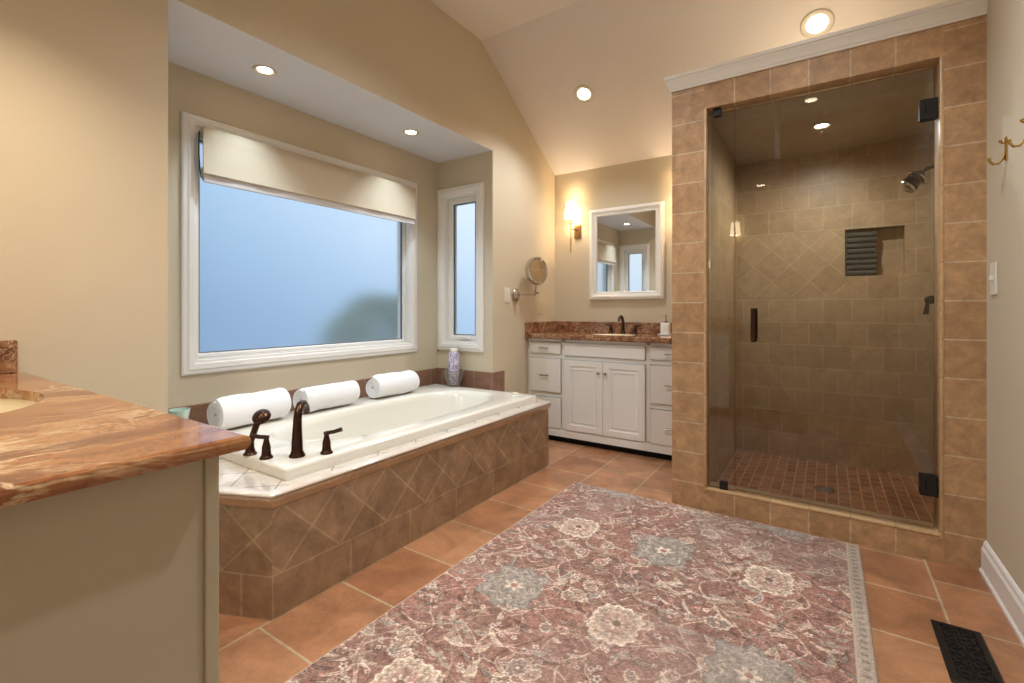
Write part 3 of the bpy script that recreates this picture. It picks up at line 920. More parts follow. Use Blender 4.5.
ak = thing('tub_control', 'small white control knob on the far corner of the tub rim', 'control knob', (-1.765, 2.70, .4855))
bm = NEW(); lathe(bm, [(0, 0), (.030, 0), (.030, .006), (.024, .011), (0, .011)], 28, Matrix.Translation((-1.765, 2.70, .4855)))
obj('base', bm, M['tub'], ak, smooth=True)
bm = NEW(); box(bm, -1.790, -1.740, 2.693, 2.707, .4967, .512, .004); lathe(bm, [(0, .0112), (.016, .0112), (.016, .022), (.012, .026), (0, .026)], 24, Matrix.Translation((-1.765, 2.70, .4855)))
obj('knob', bm, M['tub'], ak, smooth=True)

gx, gy = -2.415, 0.940
gb = thing('glass_dish', 'pale green glass footed dish on the tub deck behind the counter', 'dish', (gx, gy, .4405))
bm = NEW(); lathe(bm, [(0, 0), (.036, 0), (.036, .004), (.010, .012), (.008, .07), (.012, .115), (0, .117)], 28, Matrix.Translation((gx, gy, .4407)))
obj('foot', bm, M['green_glass'], gb, smooth=True)
bm = NEW(); lathe(bm, [(0, .118), (.020, .120), (.034, .140), (.042, .190), (.039, .190), (.031, .144), (.016, .126), (0, .124)], 28, Matrix.Translation((gx, gy, .4407)))
obj('bowl', bm, M['green_glass'], gb, smooth=True)

# ------------------------------------------------------------------ roman shade
rs = thing('roman_shade', 'cream linen roman shade drawn up at the top of the big window', 'window shade', (XW + .07, 1.84, 2.0))
bm = NEW(); box(bm, XW + .028, XW + .066, 1.108, 2.566, 1.955, 1.984, .004)
obj('headrail', bm, M['shade_fab'], rs)
bm = NEW()
prof = [(.067, 1.992), (.074, 1.986), (.073, 1.93), (.073, 1.87), (.0745, 1.81), (.077, 1.770), (.079, 1.757), (.072, 1.752), (.068, 1.768), (.0665, 1.81), (.067, 1.98)]
NY = 40
rings = []
for i in range(NY + 1):
    y = 1.108 + (2.566 - 1.108) * i / NY
    w = .0018 * math.sin(i * .9)
    rings.append([bm.verts.new((XW + a + (w if b < 1.9 else 0), y, b)) for a, b in prof])
fs = []
for a, b in zip(rings, rings[1:]):
    for k in range(len(prof)):
        fs.append(bm.faces.new((a[k], a[(k + 1) % len(prof)], b[(k + 1) % len(prof)], b[k])))
fs.append(bm.faces.new(rings[0])); fs.append(bm.faces.new(rings[-1][::-1]))
bmesh.ops.recalc_face_normals(bm, faces=fs)
obj('shade_fabric', bm, M['shade_fab'], rs, smooth=True, angle=60)
bm = NEW()
for k, (a, b) in enumerate(((.030, 1.734), (.042, 1.724), (.054, 1.714))):
    prism(bm, [(XW + a, b + .012), (XW + a + .006, b), (XW + a + .014, b + .002), (XW + a + .015, b + .05), (XW + a + .004, b + .06)], 'y', 1.115, 2.558)
o = obj('folded_hem', bm, M['hem'], rs); o['label'] = 'grey folded hem'
bm = NEW(); tube(bm, [(XW + .052, 1.098, 1.965), (XW + .052, 1.097, 1.86), (XW + .055, 1.100, 1.79), (XW + .058, 1.104, 1.735)], .0028, 8)
o = obj('cord', bm, M['black'], rs, smooth=True); o['label'] = 'dark pull cord'

# ------------------------------------------------------------------ far vanity
VY = 3.41
VX1 = XSL - .001
v1 = thing('vanity_cabinet', 'white vanity cabinet between the tub and the shower', 'cabinet', (-1.41, VY, 0))
bm = NEW()
box(bm, XF + .001, VX1, VY + .02, YB - .002, .05, .838)
obj('carcass', bm, M['cab'], v1)
bm = NEW()
for x0, x1, z0, z1 in ((XF + .001, -2.078, .10, .838), (-1.782, -1.757, .10, .838), (-1.092, -1.065, .10, .838), (-.752, VX1, .10, .838),
                       (-2.078, -.752, .815, .838), (-2.078, -1.782, .68, .712), (-2.078, -1.782, .362, .397),
                       (-1.065, -.752, .68, .712), (-1.065, -.752, .362, .397), (-1.757, -1.092, .678, .704), (-2.078, -.752, .10, .118)):
    box(bm, x0, x1, VY, VY + .0199, z0, z1)
obj('face_frame', bm, M['cab'], v1)
bm = NEW()
prism(bm, [(VY - .012, .050), (VY + .03, .050), (VY + .03, .112), (VY - .002, .112), (VY - .006, .104), (VY - .012, .098)], 'x', XF + .001, VX1)
obj('base_board', bm, M['cab'], v1)
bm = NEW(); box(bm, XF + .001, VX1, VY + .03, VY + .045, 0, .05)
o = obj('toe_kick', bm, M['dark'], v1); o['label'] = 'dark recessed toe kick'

def bar_pull(bm, x, y, z, L=.085):
    tube(bm, [(x - L / 2, y - .024, z), (x + L / 2, y - .024, z)], [.0045, .0045], 10)
    for s in (-1, 1):
        tube(bm, [(x + s * L * .32, y + .001, z), (x + s * L * .32, y - .024, z)], .0035, 8)
def drawer(par, x0, x1, z0, z1, y=VY, s=-1, mat=None, pull=True, name='drawer'):
    bm = NEW()
    ys = sorted((y + s * .018, y - s * .001 * 0))
    box(bm, x0, x1, ys[0], ys[1], z0, z1, .005)
    dd = obj(name, bm, mat or M['cab'], par)
    if pull:
        bm = NEW()
        if s < 0: bar_pull(bm, (x0 + x1) / 2, y - .018, (z0 + z1) / 2)
        else:
            bar_pull(bm, (x0 + x1) / 2, -(y + .018), (z0 + z1) / 2)
            for v in bm.verts: v.co.y = -v.co.y
            bmesh.ops.reverse_faces(bm, faces=bm.faces)
        obj('pull', bm, M['nickel'], dd, smooth=True)
    return dd
def door(par, x0, x1, z0, z1, knob_x, y=VY, s=-1):
    bm = NEW()
    w = .052
    frame_bars(bm, 'y', y, y + s * .02, x0, x1, z0, z1, w, steps=[(0, 0), (0, .9), (.003, 1), (w - .008, 1), (w - .002, .78), (w + .004, .72), (w + .004, .55), (w, .0)])
    box(bm, x0 + w - .002, x1 - w + .002, *sorted((y, y + s * .010)), z0 + w - .002, z1 - w + .002)
    frame_bars(bm, 'y', y + s * .0102, y + s * .0155, x0 + w + .004, x1 - w - .004, z0 + w + .004, z1 - w - .004, .02, steps=[(0, 0), (.016, 1), (.02, 1), (.02, 0)])
    d_ = obj('door', bm, M['cab'], par)
    bm = NEW()
    lathe(bm, [(0, 0), (.006, 0), (.005, .012), (.012, .018), (.013, .024), (.008, .029), (0, .030)], 18, axis_matrix((knob_x, y + s * .0201, z1 - .085), (0, s, 0)))
    obj('knob', bm, M['nickel'], d_, smooth=True)
for x0, x1 in ((-2.072, -1.788), (-1.059, -.757)):
    drawer(v1, x0, x1, .716, .806); drawer(v1, x0, x1, .402, .676); drawer(v1, x0, x1, .112, .357)
drawer(v1, -1.752, -1.097, .708, .812, pull=False, name='drawer_front')
door(v1, -1.752, -1.4255, .114, .674, -1.452); door(v1, -1.4225, -1.097, .114, .674, -1.396)

def counter(bm, x0, x1, y0, y1, z0, z1, cx, cy, a, b, N=48):
    """slab with an oval hole and an eased edge"""
    def rect_pt(t):
        c, s = math.cos(t), math.sin(t)
        hx = (x1 - cx) if c > 0 else (cx - x0); hy = (y1 - cy) if s > 0 else (cy - y0)
        k = min(hx / abs(c) if abs(c) > 1e-9 else 1e9, hy / abs(s) if abs(s) > 1e-9 else 1e9)
        return cx + c * k, cy + s * k
    ts = [2 * PI * k / N for k in range(N)]
    for X, Y in ((x0, y0), (x1, y0), (x1, y1), (x0, y1)):
        ts.append(math.atan2(Y - cy, X - cx) % (2 * PI))
    ts = sorted(set(round(t, 7) for t in ts))
    out = [rect_pt(t) for t in ts]; inn = [(cx + a * math.cos(t), cy + b * math.sin(t)) for t in ts]
    r = .008
    def inset(p, d): return (min(max(p[0], x0 + d), x1 - d), min(max(p[1], y0 + d), y1 - d))
    L = [[(*p, z0) for p in inn], [(*inset(p, r * .6), z0) for p in out], [(*p, z0 + r) for p in out], [(*p, z1 - r) for p in out],
         [(*inset(p, r * .3), z1 - r * .3) for p in out], [(*inset(p, r), z1) for p in out], [(*p, z1) for p in inn]]
    rings = [[bm.verts.new(p) for p in q] for q in L]
    n = len(ts); fs = []
    for i in range(len(rings)):
        A, B = rings[i], rings[(i + 1) % len(rings)]
        for k in range(n):
            fs.append(bm.faces.new((A[k], A[(k + 1) % n], B[(k + 1) % n], B[k])))
    bmesh.ops.recalc_face_normals(bm, faces=fs)
    return bm
def sink_bowl(cx, cy, a, b, ztop, depth):
    bm = NEW()
    prof = [(1.06, 0), (1.0, 0), (.985, -.02), (.93, -.08), (.78, -.125), (.5, -.145), (.1, -.150), (.1, -.156), (.52, -.152), (.82, -.132), (.97, -.084), (1.03, -.02)]
    N = 48
    rings = [[bm.verts.new((cx + a * s * math.cos(2 * PI * k / N), cy + b * s * math.sin(2 * PI * k / N), ztop + z * depth / .15)) for k in range(N)] for s, z in prof]
    fs = []
    for i in range(len(rings)):
        A, B = rings[i], rings[(i + 1) % len(rings)]
        for k in range(N): fs.append(bm.faces.new((A[k], A[(k + 1) % N], B[(k + 1) % N], B[k])))
    bmesh.ops.recalc_face_normals(bm, faces=fs)
    return bm
c1 = thing('countertop', 'red brown granite countertop on the far white vanity', 'countertop', (-1.41, 3.62, .8385))
bm = NEW(); counter(bm, XF + .001, VX1, 3.345, YB - .001, .8385, .878, -1.42, 3.60, .20, .145)
obj('slab', bm, M['granite2'], c1)
bm = NEW(); box(bm, XF + .021, VX1, YB - .021, YB - .001, .8782, .968, .003)
obj('backsplash', bm, M['granite2'], c1)
bm = NEW(); box(bm, XF + .001, XF + .0205, 3.352, YB - .001, .8782, .968, .003)
obj('side_splash', bm, M['granite2'], c1)
sk = thing('sink_basin', 'cream undermount sink in the far vanity countertop', 'sink', (-1.42, 3.60, .838))
# the carcass top is open under the bowl, so the bowl is shallow and sits in the slab's hole
obj('bowl', sink_bowl(-1.42, 3.60, .185, .132, .872, .030), M['sink'], sk, smooth=True)

fx, fy = -1.405, 3.775
fa = thing('vanity_faucet', 'bronze faucet with two lever handles on the far vanity', 'faucet', (fx, fy, .8782))
bm = NEW(); lathe(bm, [(0, 0), (.026, 0), (.026, .006), (.018, .014), (.015, .03), (0, .03)], 24, Matrix.Translation((fx, fy, .8784)))
obj('base', bm, M['bronze'], fa, smooth=True)
bm = NEW(); tube(bm, [(fx, fy, .90), (fx, fy, .95), (fx, fy - .004, .985), (fx, fy - .022, 1.012), (fx, fy - .05, 1.020), (fx, fy - .078, 1.008), (fx, fy - .094, .985)], [.015, .0135, .0125, .012, .012, .0115, .011], 16)
obj('spout', bm, M['bronze'], fa, smooth=True)
for s in (-1, 1):
    hx_ = fx + s * .105
    bm = NEW(); lathe(bm, [(0, 0), (.024, 0), (.024, .005), (.016, .012), (.013, .04), (.009, .052), (.012, .058), (.011, .066), (0, .068)], 24, Matrix.Translation((hx_, fy, .8784)))
    h_ = obj('handle_body', bm, M['bronze'], fa, smooth=True)
    bm = NEW(); tube(bm, [(hx_ - s * .004, fy, .940), (hx_ + s * .026, fy - .004, .943), (hx_ + s * .05, fy - .008, .950)], [.007, .0065, .008], 12)
    obj('lever', bm, M['bronze'], h_, smooth=True)

sx_, sy_ = -1.045, 3.74
tr = tag(obj('soap_tray', lathe(NEW(), [(0, 0), (.055, 0), (.062, .004), (.060, .007), (.054, .005), (0, .005)], 32, Matrix.Translation((sx_, sy_, .8784))), M['soap'], loc=(sx_, sy_, .8784), smooth=True),
         'small white tray under the soap dispenser on the far vanity', 'tray')
so = thing('soap_dispenser', 'white square soap dispenser with a metal pump beside the shower wall', 'soap dispenser', (sx_, sy_, .884))
bm = NEW(); box(bm, sx_ - .034, sx_ + .034, sy_ - .034, sy_ + .034, .8838, .972, .008, 3)
obj('bottle_body', bm, M['soap'], so, smooth=True)
bm = NEW(); lathe(bm, [(0, .9722), (.016, .9722), (.016, .986), (.005, .990), (.005, 1.02), (.010, 1.022), (.010, 1.034), (0, 1.036)], 20, Matrix.Translation((sx_, sy_, 0)))
tube(bm, [(sx_, sy_, 1.028), (sx_ - .02, sy_ - .012, 1.030), (sx_ - .036, sy_ - .022, 1.022)], [.006, .0055, .004], 10)
obj('pump', bm, M['nickel'], so, smooth=True)

def framed_mirror(x0, x1, z0, z1, wall_y, s, label):
    t = thing('wall_mirror', label, 'mirror', ((x0 + x1) / 2, wall_y, z0))
    bm = NEW(); frame_bars(bm, 'y', wall_y, wall_y + s * .036, x0, x1, z0, z1, .066,
                           steps=[(0, 0), (0, .7), (.006, .85), (.014, .9), (.018, 1), (.030, 1), (.036, .85), (.052, .7), (.058, .75), (.066, .6), (.066, 0)])
    obj('frame', bm, M['trim'], t)
    bm = NEW(); box(bm, x0 + .06, x1 - .06, *sorted((wall_y + s * .004, wall_y + s * .012)), z0 + .06, z1 - .06)
    obj('mirror_glass', bm, M['mirror'], t)
    return t
framed_mirror(-1.742, -1.094, 1.163, 1.950, YB, -1, 'white framed mirror above the far vanity')

def sconce(x, wall_y, s, label):
    t = thing('wall_sconce', label, 'wall lamp', (x, wall_y, 1.78), 'shaded wall sconces')
    yp = wall_y + s * .085
    xs = x - .030
    bm = NEW(); box(bm, x - .032, x + .032, *sorted((wall_y, wall_y + s * .014)), 1.715, 1.842, .004)
    obj('backplate', bm, M['brass2'], t)
    bm = NEW(); tube(bm, [(x, wall_y + s * .012, 1.79), (x, wall_y + s * .055, 1.79), (x - .004, yp - s * .012, 1.79), (xs, yp, 1.79)], .0065, 10)
    obj('arm', bm, M['brass2'], t, smooth=True)
    bm = NEW()
    tube(bm, [(xs, yp, 1.575), (xs, yp, 1.60), (xs, yp, 1.84)], [.003, .0055, .0055], 10)
    lathe(bm, [(0, 1.835), (.018, 1.838), (.018, 1.846), (.011, 1.852), (.011, 1.875), (0, 1.875)], 20, Matrix.Translation((xs, yp, 0)))
    obj('stem', bm, M['brass2'], t, smooth=True)
    bm = NEW(); lathe(bm, [(.054, 1.885), (.042, 2.025), (.039, 2.025), (.051, 1.885)], 32, Matrix.Translation((xs, yp, 0)), close=True)
    o = obj('lamp_shade', bm, M['shade_lamp'], t, smooth=True); o['label'] = 'glowing white tapered shade'
    lamp('sconce_bulb', 'POINT', (xs, yp, 1.955), P_SCONCE, WARM, t, size=.025)
M['brass2'] = paint('antique_brass', (168, 134, 92), 0.3, 0.95)
sconce(-1.865, YB, -1, 'wall sconce with a glowing white shade left of the far mirror')
sconce(-.925, YB, -1, 'wall sconce right of the far mirror, mostly hidden behind the shower')

# ------------------------------------------------------------------ near vanity
VF, VE = .366, -.802
v2 = thing('vanity_cabinet', 'near vanity cabinet with a plain painted end panel under orange granite', 'cabinet', (-1.45, .03, 0))
bm = NEW(); box(bm, XF + .001, VE - .004, YR + .001, VF - .02, .09, .70); box(bm, XF + .001, VE - .004, YR + .001, YR + .02, .70, .859); box(bm, VE - .02, VE - .004, YR + .02, VF - .02, .70, .859)
obj('carcass', bm, M['cab'], v2)
bm = NEW(); box(bm, VE - .0038, VE - .001, YR + .001, VF - .0205, .0, .860)
o = obj('end_panel', bm, M['cab_shaded'], v2); o['label'] = 'plain end panel with its shade painted into the colour'
bm = NEW(); box(bm, VE - .0038, VE + .005, VF - .020, VF, .0, .860, .002)
o = obj('corner_stile', bm, M['cab_shaded'], v2)
bm = NEW()
for x0, x1, z0, z1 in ((XF + .001, -2.07, .10, .860), (-1.795, -1.77, .10, .860), (-1.125, -1.10, .10, .860), (-.84, VE - .004, .10, .860),
                       (-2.07, -.84, .83, .860), (-2.07, -.84, .10, .118), (-2.07, -.84, .69, .71)):
    box(bm, x0, x1, VF - .0199, VF - .0001, z0, z1)
obj('face_frame', bm, M['cab'], v2)
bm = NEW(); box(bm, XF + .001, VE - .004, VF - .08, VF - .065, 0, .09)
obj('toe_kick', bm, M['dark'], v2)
for x0, x1 in ((-2.065, -1.80), (-1.095, -.845)):
    for z0, z1 in ((.714, .822), (.41, .684), (.12, .40)): drawer(v2, x0, x1, z0, z1, VF, 1)
drawer(v2, -1.765, -1.13, .714, .822, VF, 1, pull=False, name='drawer_front')
door(v2, -1.765, -1.449, .12, .684, -1.475, VF, 1); door(v2, -1.446, -1.13, .12, .684, -1.42, VF, 1)
c2 = thing('countertop', 'orange granite countertop with cream veins in the left foreground', 'countertop', (-1.43, .05, .8605))
SKX, SKY, SKA, SKB = -1.53, .10, .27, .21
bm = NEW(); counter(bm, XF + .001, -.752, YR + .001, .392, .8605, .883, SKX, SKY, SKA, SKB, 72)
obj('slab', bm, M['granite'], c2)
bm = NEW(); box(bm, XF + .001, XF + .021, YR + .022, .372, .8832, .984, .003)
obj('side_splash', bm, M['granite2'], c2)
bm = NEW(); box(bm, XF + .001, -.76, YR + .001, YR + .021, .8832, .984, .003)
obj('backsplash', bm, M['granite2'], c2)
s2 = thing('sink_basin', 'cream undermount sink in the orange granite counter', 'sink', (SKX, SKY, .70))
obj('bowl', sink_bowl(SKX, SKY, SKA + .004, SKB + .004, .8600, .13), M['sink'], s2, smooth=True)
framed_mirror(-1.80, -1.035, 1.25, 2.10, YR, 1, 'white framed mirror over the near vanity seen only as a reflection')
sconce(-.80, YR, 1, 'wall sconce behind the camera mirrored in the shower glass')

# ------------------------------------------------------------------ make-up mirror and wall plates
mm = thing('makeup_mirror', 'round chrome make-up mirror on a swing arm beside the far vanity', 'mirror', (XF, 3.203, 1.195))
bm = NEW(); lathe(bm, [(0, 0), (.056, 0), (.056, .006), (.050, .014), (.036, .018), (.030, .030), (0, .032)], 36, axis_matrix((XF, 3.203, 1.195), (1, 0, 0)))
obj('wall_plate', bm, M['nickel'], mm, smooth=True)
bm = NEW()
tube(bm, [(XF + .03, 3.203, 1.198), (XF + .055, 3.203, 1.198)], .009, 12)
tube(bm, [(XF + .050, 3.203, 1.198), (XF + .085, 3.380, 1.198)], .0055, 10)
tube(bm, [(XF + .085, 3.380, 1.188), (XF + .085, 3.380, 1.240)], .009, 12)
tube(bm, [(XF + .085, 3.380, 1.214), (XF + .100, 3.404, 1.214)], .011, 12)
obj('swing_arm', bm, M['nickel'], mm, smooth=True)
mc = Vector((XF + .100, 3.375, 1.395)); mn = Vector((.98, -.20, .04)).normalized()
bm = NEW(); tube(bm, [(XF + .088, 3.380, 1.238), (XF + .096, 3.378, 1.285)], .0075, 12)
obj('yoke', bm, M['nickel'], mm, smooth=True)
bm = NEW(); lathe(bm, [(.098, -.016), (.110, -.026), (.117, -.016), (.117, .016), (.110, .026), (.098, .016)], 44, axis_matrix(mc, mn), close=True)
rim = obj('mirror_rim', bm, M['chrome'], mm, smooth=True)
bm = NEW(); lathe(bm, [(0, -.0155), (.099, -.0155), (.099, .0155), (0, .0155)], 44, axis_matrix(mc, mn))
obj('mirror_glass', bm, M['mirror'], mm)

def plate(axis, face, s, u, z, w, h, kind, label, mat):
    """wall plate on a face of constant x"""
    t = thing('light_switch' if kind != 'outlet' else 'wall_outlet', label, 'light switch' if kind != 'outlet' else 'outlet', (face, u, z))
    bm = NEW(); box(bm, *sorted((face, face + s * .006)), u - w / 2, u + w / 2, z - h / 2, z + h / 2, .0025)
    obj('cover_plate', bm, mat, t)
    if kind == 'toggle':
        bm = NEW(); box(bm, *sorted((face + s * .005, face + s * .016)), u - .004, u + .004, z - .006, z + .012, .002)
        obj('toggle', bm, mat, t)
    elif kind == 'rocker':
        bm = NEW(); box(bm, *sorted((face + s * .0062, face + s * .010)), u - .016, u + .016, z - .033, z + .033, .002)
        obj('rocker', bm, mat, t)
    else:
        for dz in (-.02, .02):
            bm = NEW(); box(bm, *sorted((face + s * .0062, face + s * .009)), u - .014, u + .014, z + dz - .014, z + dz + .014, .003)
            obj('socket', bm, mat, t)
plate('x', XF, 1, 3.085, 1.190, .075, .118, 'rocker', 'white switch plate beside the make-up mirror mount', M['plate'])
M['plate2'] = paint('beige_plate', (206, 190, 158), 0.5)
plate('x', XF, 1, 3.600, 1.095, .072, .116, 'outlet', 'beige outlet on the wall beside the far vanity', M['plate2'])
plate('x', XR, -1, 2.575, 1.197, .076, .125, 'toggle', 'white light switch on the right wall beside the shower', M['plate'])

def robe_hook(y, z, label):
    t = thing('robe_hook', label, 'hook', (XR, y, z), 'brass robe hooks on the right wall')
    bm = NEW(); box(bm, XR - .005, XR, y - .009, y + .009, z - .035, z + .05, .002)
    obj('mount', bm, M['brass'], t)
    bm = NEW()
    tube(bm, [(XR - .005, y, z - .004), (XR - .010, y, z - .028), (XR - .022, y, z - .044), (XR - .036, y, z - .044), (XR - .045, y, z - .032), (XR - .047, y, z - .020)], [.004, .004, .004, .004, .0042, .0055], 10)
    obj('prong', bm, M['brass'], t, smooth=True)
    bm = NEW()
    tube(bm, [(XR - .004, y, z + .030), (XR - .011, y, z + .030), (XR - .016, y, z + .034), (XR - .018, y, z + .041)], [.004, .004, .0042, .0055], 10)
    obj('prong', bm, M['brass'], t, smooth=True)
robe_hook(2.425, 1.655, 'brass robe hook on the right wall nearest the shower')
robe_hook(2.195, 1.655, 'brass robe hook at the right edge, cut off by the frame')

# ------------------------------------------------------------------ recessed lights
def downlight(pos, nrm, r, label, power, color=SOFTWARM, spot=130, cat_group='recessed ceiling lights'):
    n = Vector(nrm).normalized()
    t = thing('recessed_light', label, 'ceiling light', pos, cat_group)
    Mx = axis_matrix(pos, n)
    bm = NEW(); lathe(bm, [(r * .60, .000), (r * 1.0, .000), (r * 1.0, .004), (r * .94, .008), (r * .84, .007), (r * .63, .0025)], 40, Mx, close=True)
    obj('trim_ring', bm, M['baffle'], t, smooth=True)
    bm = NEW(); lathe(bm, [(0, .0012), (r * .62, .0012), (r * .62, .0035), (r * .35, .005), (0, .0055)], 36, Mx)
    obj('lens', bm, M['lampglow'], t, smooth=True)
    q = Vector((0, 0, -1)).rotation_difference(n * .35 + Vector((0, 0, -.65)))
    lamp('downlight_beam', 'SPOT', Vector(pos) + n * .02, power, color, t, q.to_euler(), r * .6, spot, .8)
down = (0, 0, -1)
downlight((-2.345, 1.29, ZS), down, .055, 'recessed light in the alcove soffit over the near towel', P_ALCOVE, COOL, 96)
downlight((-2.345, 2.29, ZS), down, .055, 'recessed light in the alcove soffit nearest the narrow window', P_ALCOVE, COOL, 96)
downlight((-.025, 3.31, ZO), down, .052, 'recessed light in the shower ceiling', P_SHOWER, SOFTWARM, 172)
kk = (ZF - ZL) / (YB - 2.75)
slope_n = (0, -kk, -1)
def on_slope(x, y): return (x, y, ZF - (y - 2.75) * kk)
downlight(on_slope(-1.526, 3.277), slope_n, .075, 'recessed light on the sloped ceiling above the far vanity', P_CEIL)
downlight(on_slope(-.046, 3.245), slope_n, .085, 'recessed light on the sloped ceiling just above the crown moulding', P_CEIL * .36, WARM)
downlight((-.12, .19, ZF), down, .075, 'recessed light near the rear wall mirrored in the shower glass', 7.0)
downlight((-.53, .29, ZS), down, .055, 'recessed light in the near vanity soffit mirrored in the shower glass', 8.0)
downlight((-1.55, .22, ZS), down, .055, 'unseen recessed light added over the near sink to brighten the left wall', 24.0, WARM)  # added lamp out of view, lifts the left wall
downlight((-1.0, 1.6, ZF), down, .075, 'unseen fill light added in the flat ceiling beside the tub', P_FILL)  # added out of view to even out the room light
downlight((-.1, 1.6, ZF), down, .075, 'unseen fill light added in the flat ceiling over the rug', P_FILL)  # second added fill, also out of view

# ------------------------------------------------------------------ floor vent
vx0, vx1, vy0, vy1 = .300, .428, 1.845, 2.172
fv = thing('floor_vent', 'black metal floor vent grille in the tile by the right wall', 'floor vent', ((vx0 + vx1) / 2, 2.0, 0))
bm = NEW()
w = .020
prof = [(0, 0), (0, .4), (.004, .9), (.008, 1), (w, 1), (w, .2)]
def fb(bm, u0, u1, v0, v1, prof, h):
    rings = [[bm.verts.new((x, y, .0004 + d * h)) for x, y in ((u0 + i, v0 + i), (u1 - i, v0 + i), (u1 - i, v1 - i), (u0 + i, v1 - i))] for i, d in prof]
    fs = []
    for i in range(len(rings)):
        A, B = rings[i], rings[(i + 1) % len(rings)]
        for k in range(4): fs.append(bm.faces.new((A[k], A[(k + 1) % 4], B[(k + 1) % 4], B[k])))
    bmesh.ops.recalc_face_normals(bm, faces=fs)
fb(bm, vx0, vx1, vy0, vy1, prof, .007)
obj('frame', bm, M['black'], fv)
bm = NEW()
x0, x1, y0, y1 = vx0 + w, vx1 - w, vy0 + w, vy1 - w
nx, ny = 2, 6
cw, chh = (x1 - x0) / nx, (y1 - y0) / ny
zt = .0048
for i in range(nx):
    for j in range(ny):
        cx, cy = x0 + (i + .5) * cw, y0 + (j + .5) * chh
        for sgn in (-1, 1):
            tube(bm, [(cx + sgn * cw * .5 * math.cos(t) ** 1, cy + chh * .5 * math.sin(t) * 1.0, zt) for t in [-PI / 2 + PI * k / 10 for k in range(11)]], .0022, 6, flat=.8)
            tube(bm, [(cx + sgn * cw * .28 * math.sin(t * 2), cy + chh * .5 * (t / PI * 2 - 1), zt) for t in [PI * k / 10 for k in range(11)]], .0019, 6, flat=.8)
for i in range(1, nx):
    tube(bm, [(x0 + i * cw, y0, zt), (x0 + i * cw, y1, zt)], .0022, 6)
for j in range(1, ny, 2):
    tube(bm, [(x0, y0 + j * chh, zt), (x1, y0 + j * chh, zt)], .0022, 6)
obj('scroll_grille', bm, M['black'], fv, smooth=True)
bm = NEW(); box(bm, x0 - .002, x1 + .002, y0 - .002, y1 + .002, .0004, .0012)
obj('duct_shade_sheet', bm, M['dark'], fv)  # flat black sheet painted as the shade below the grille

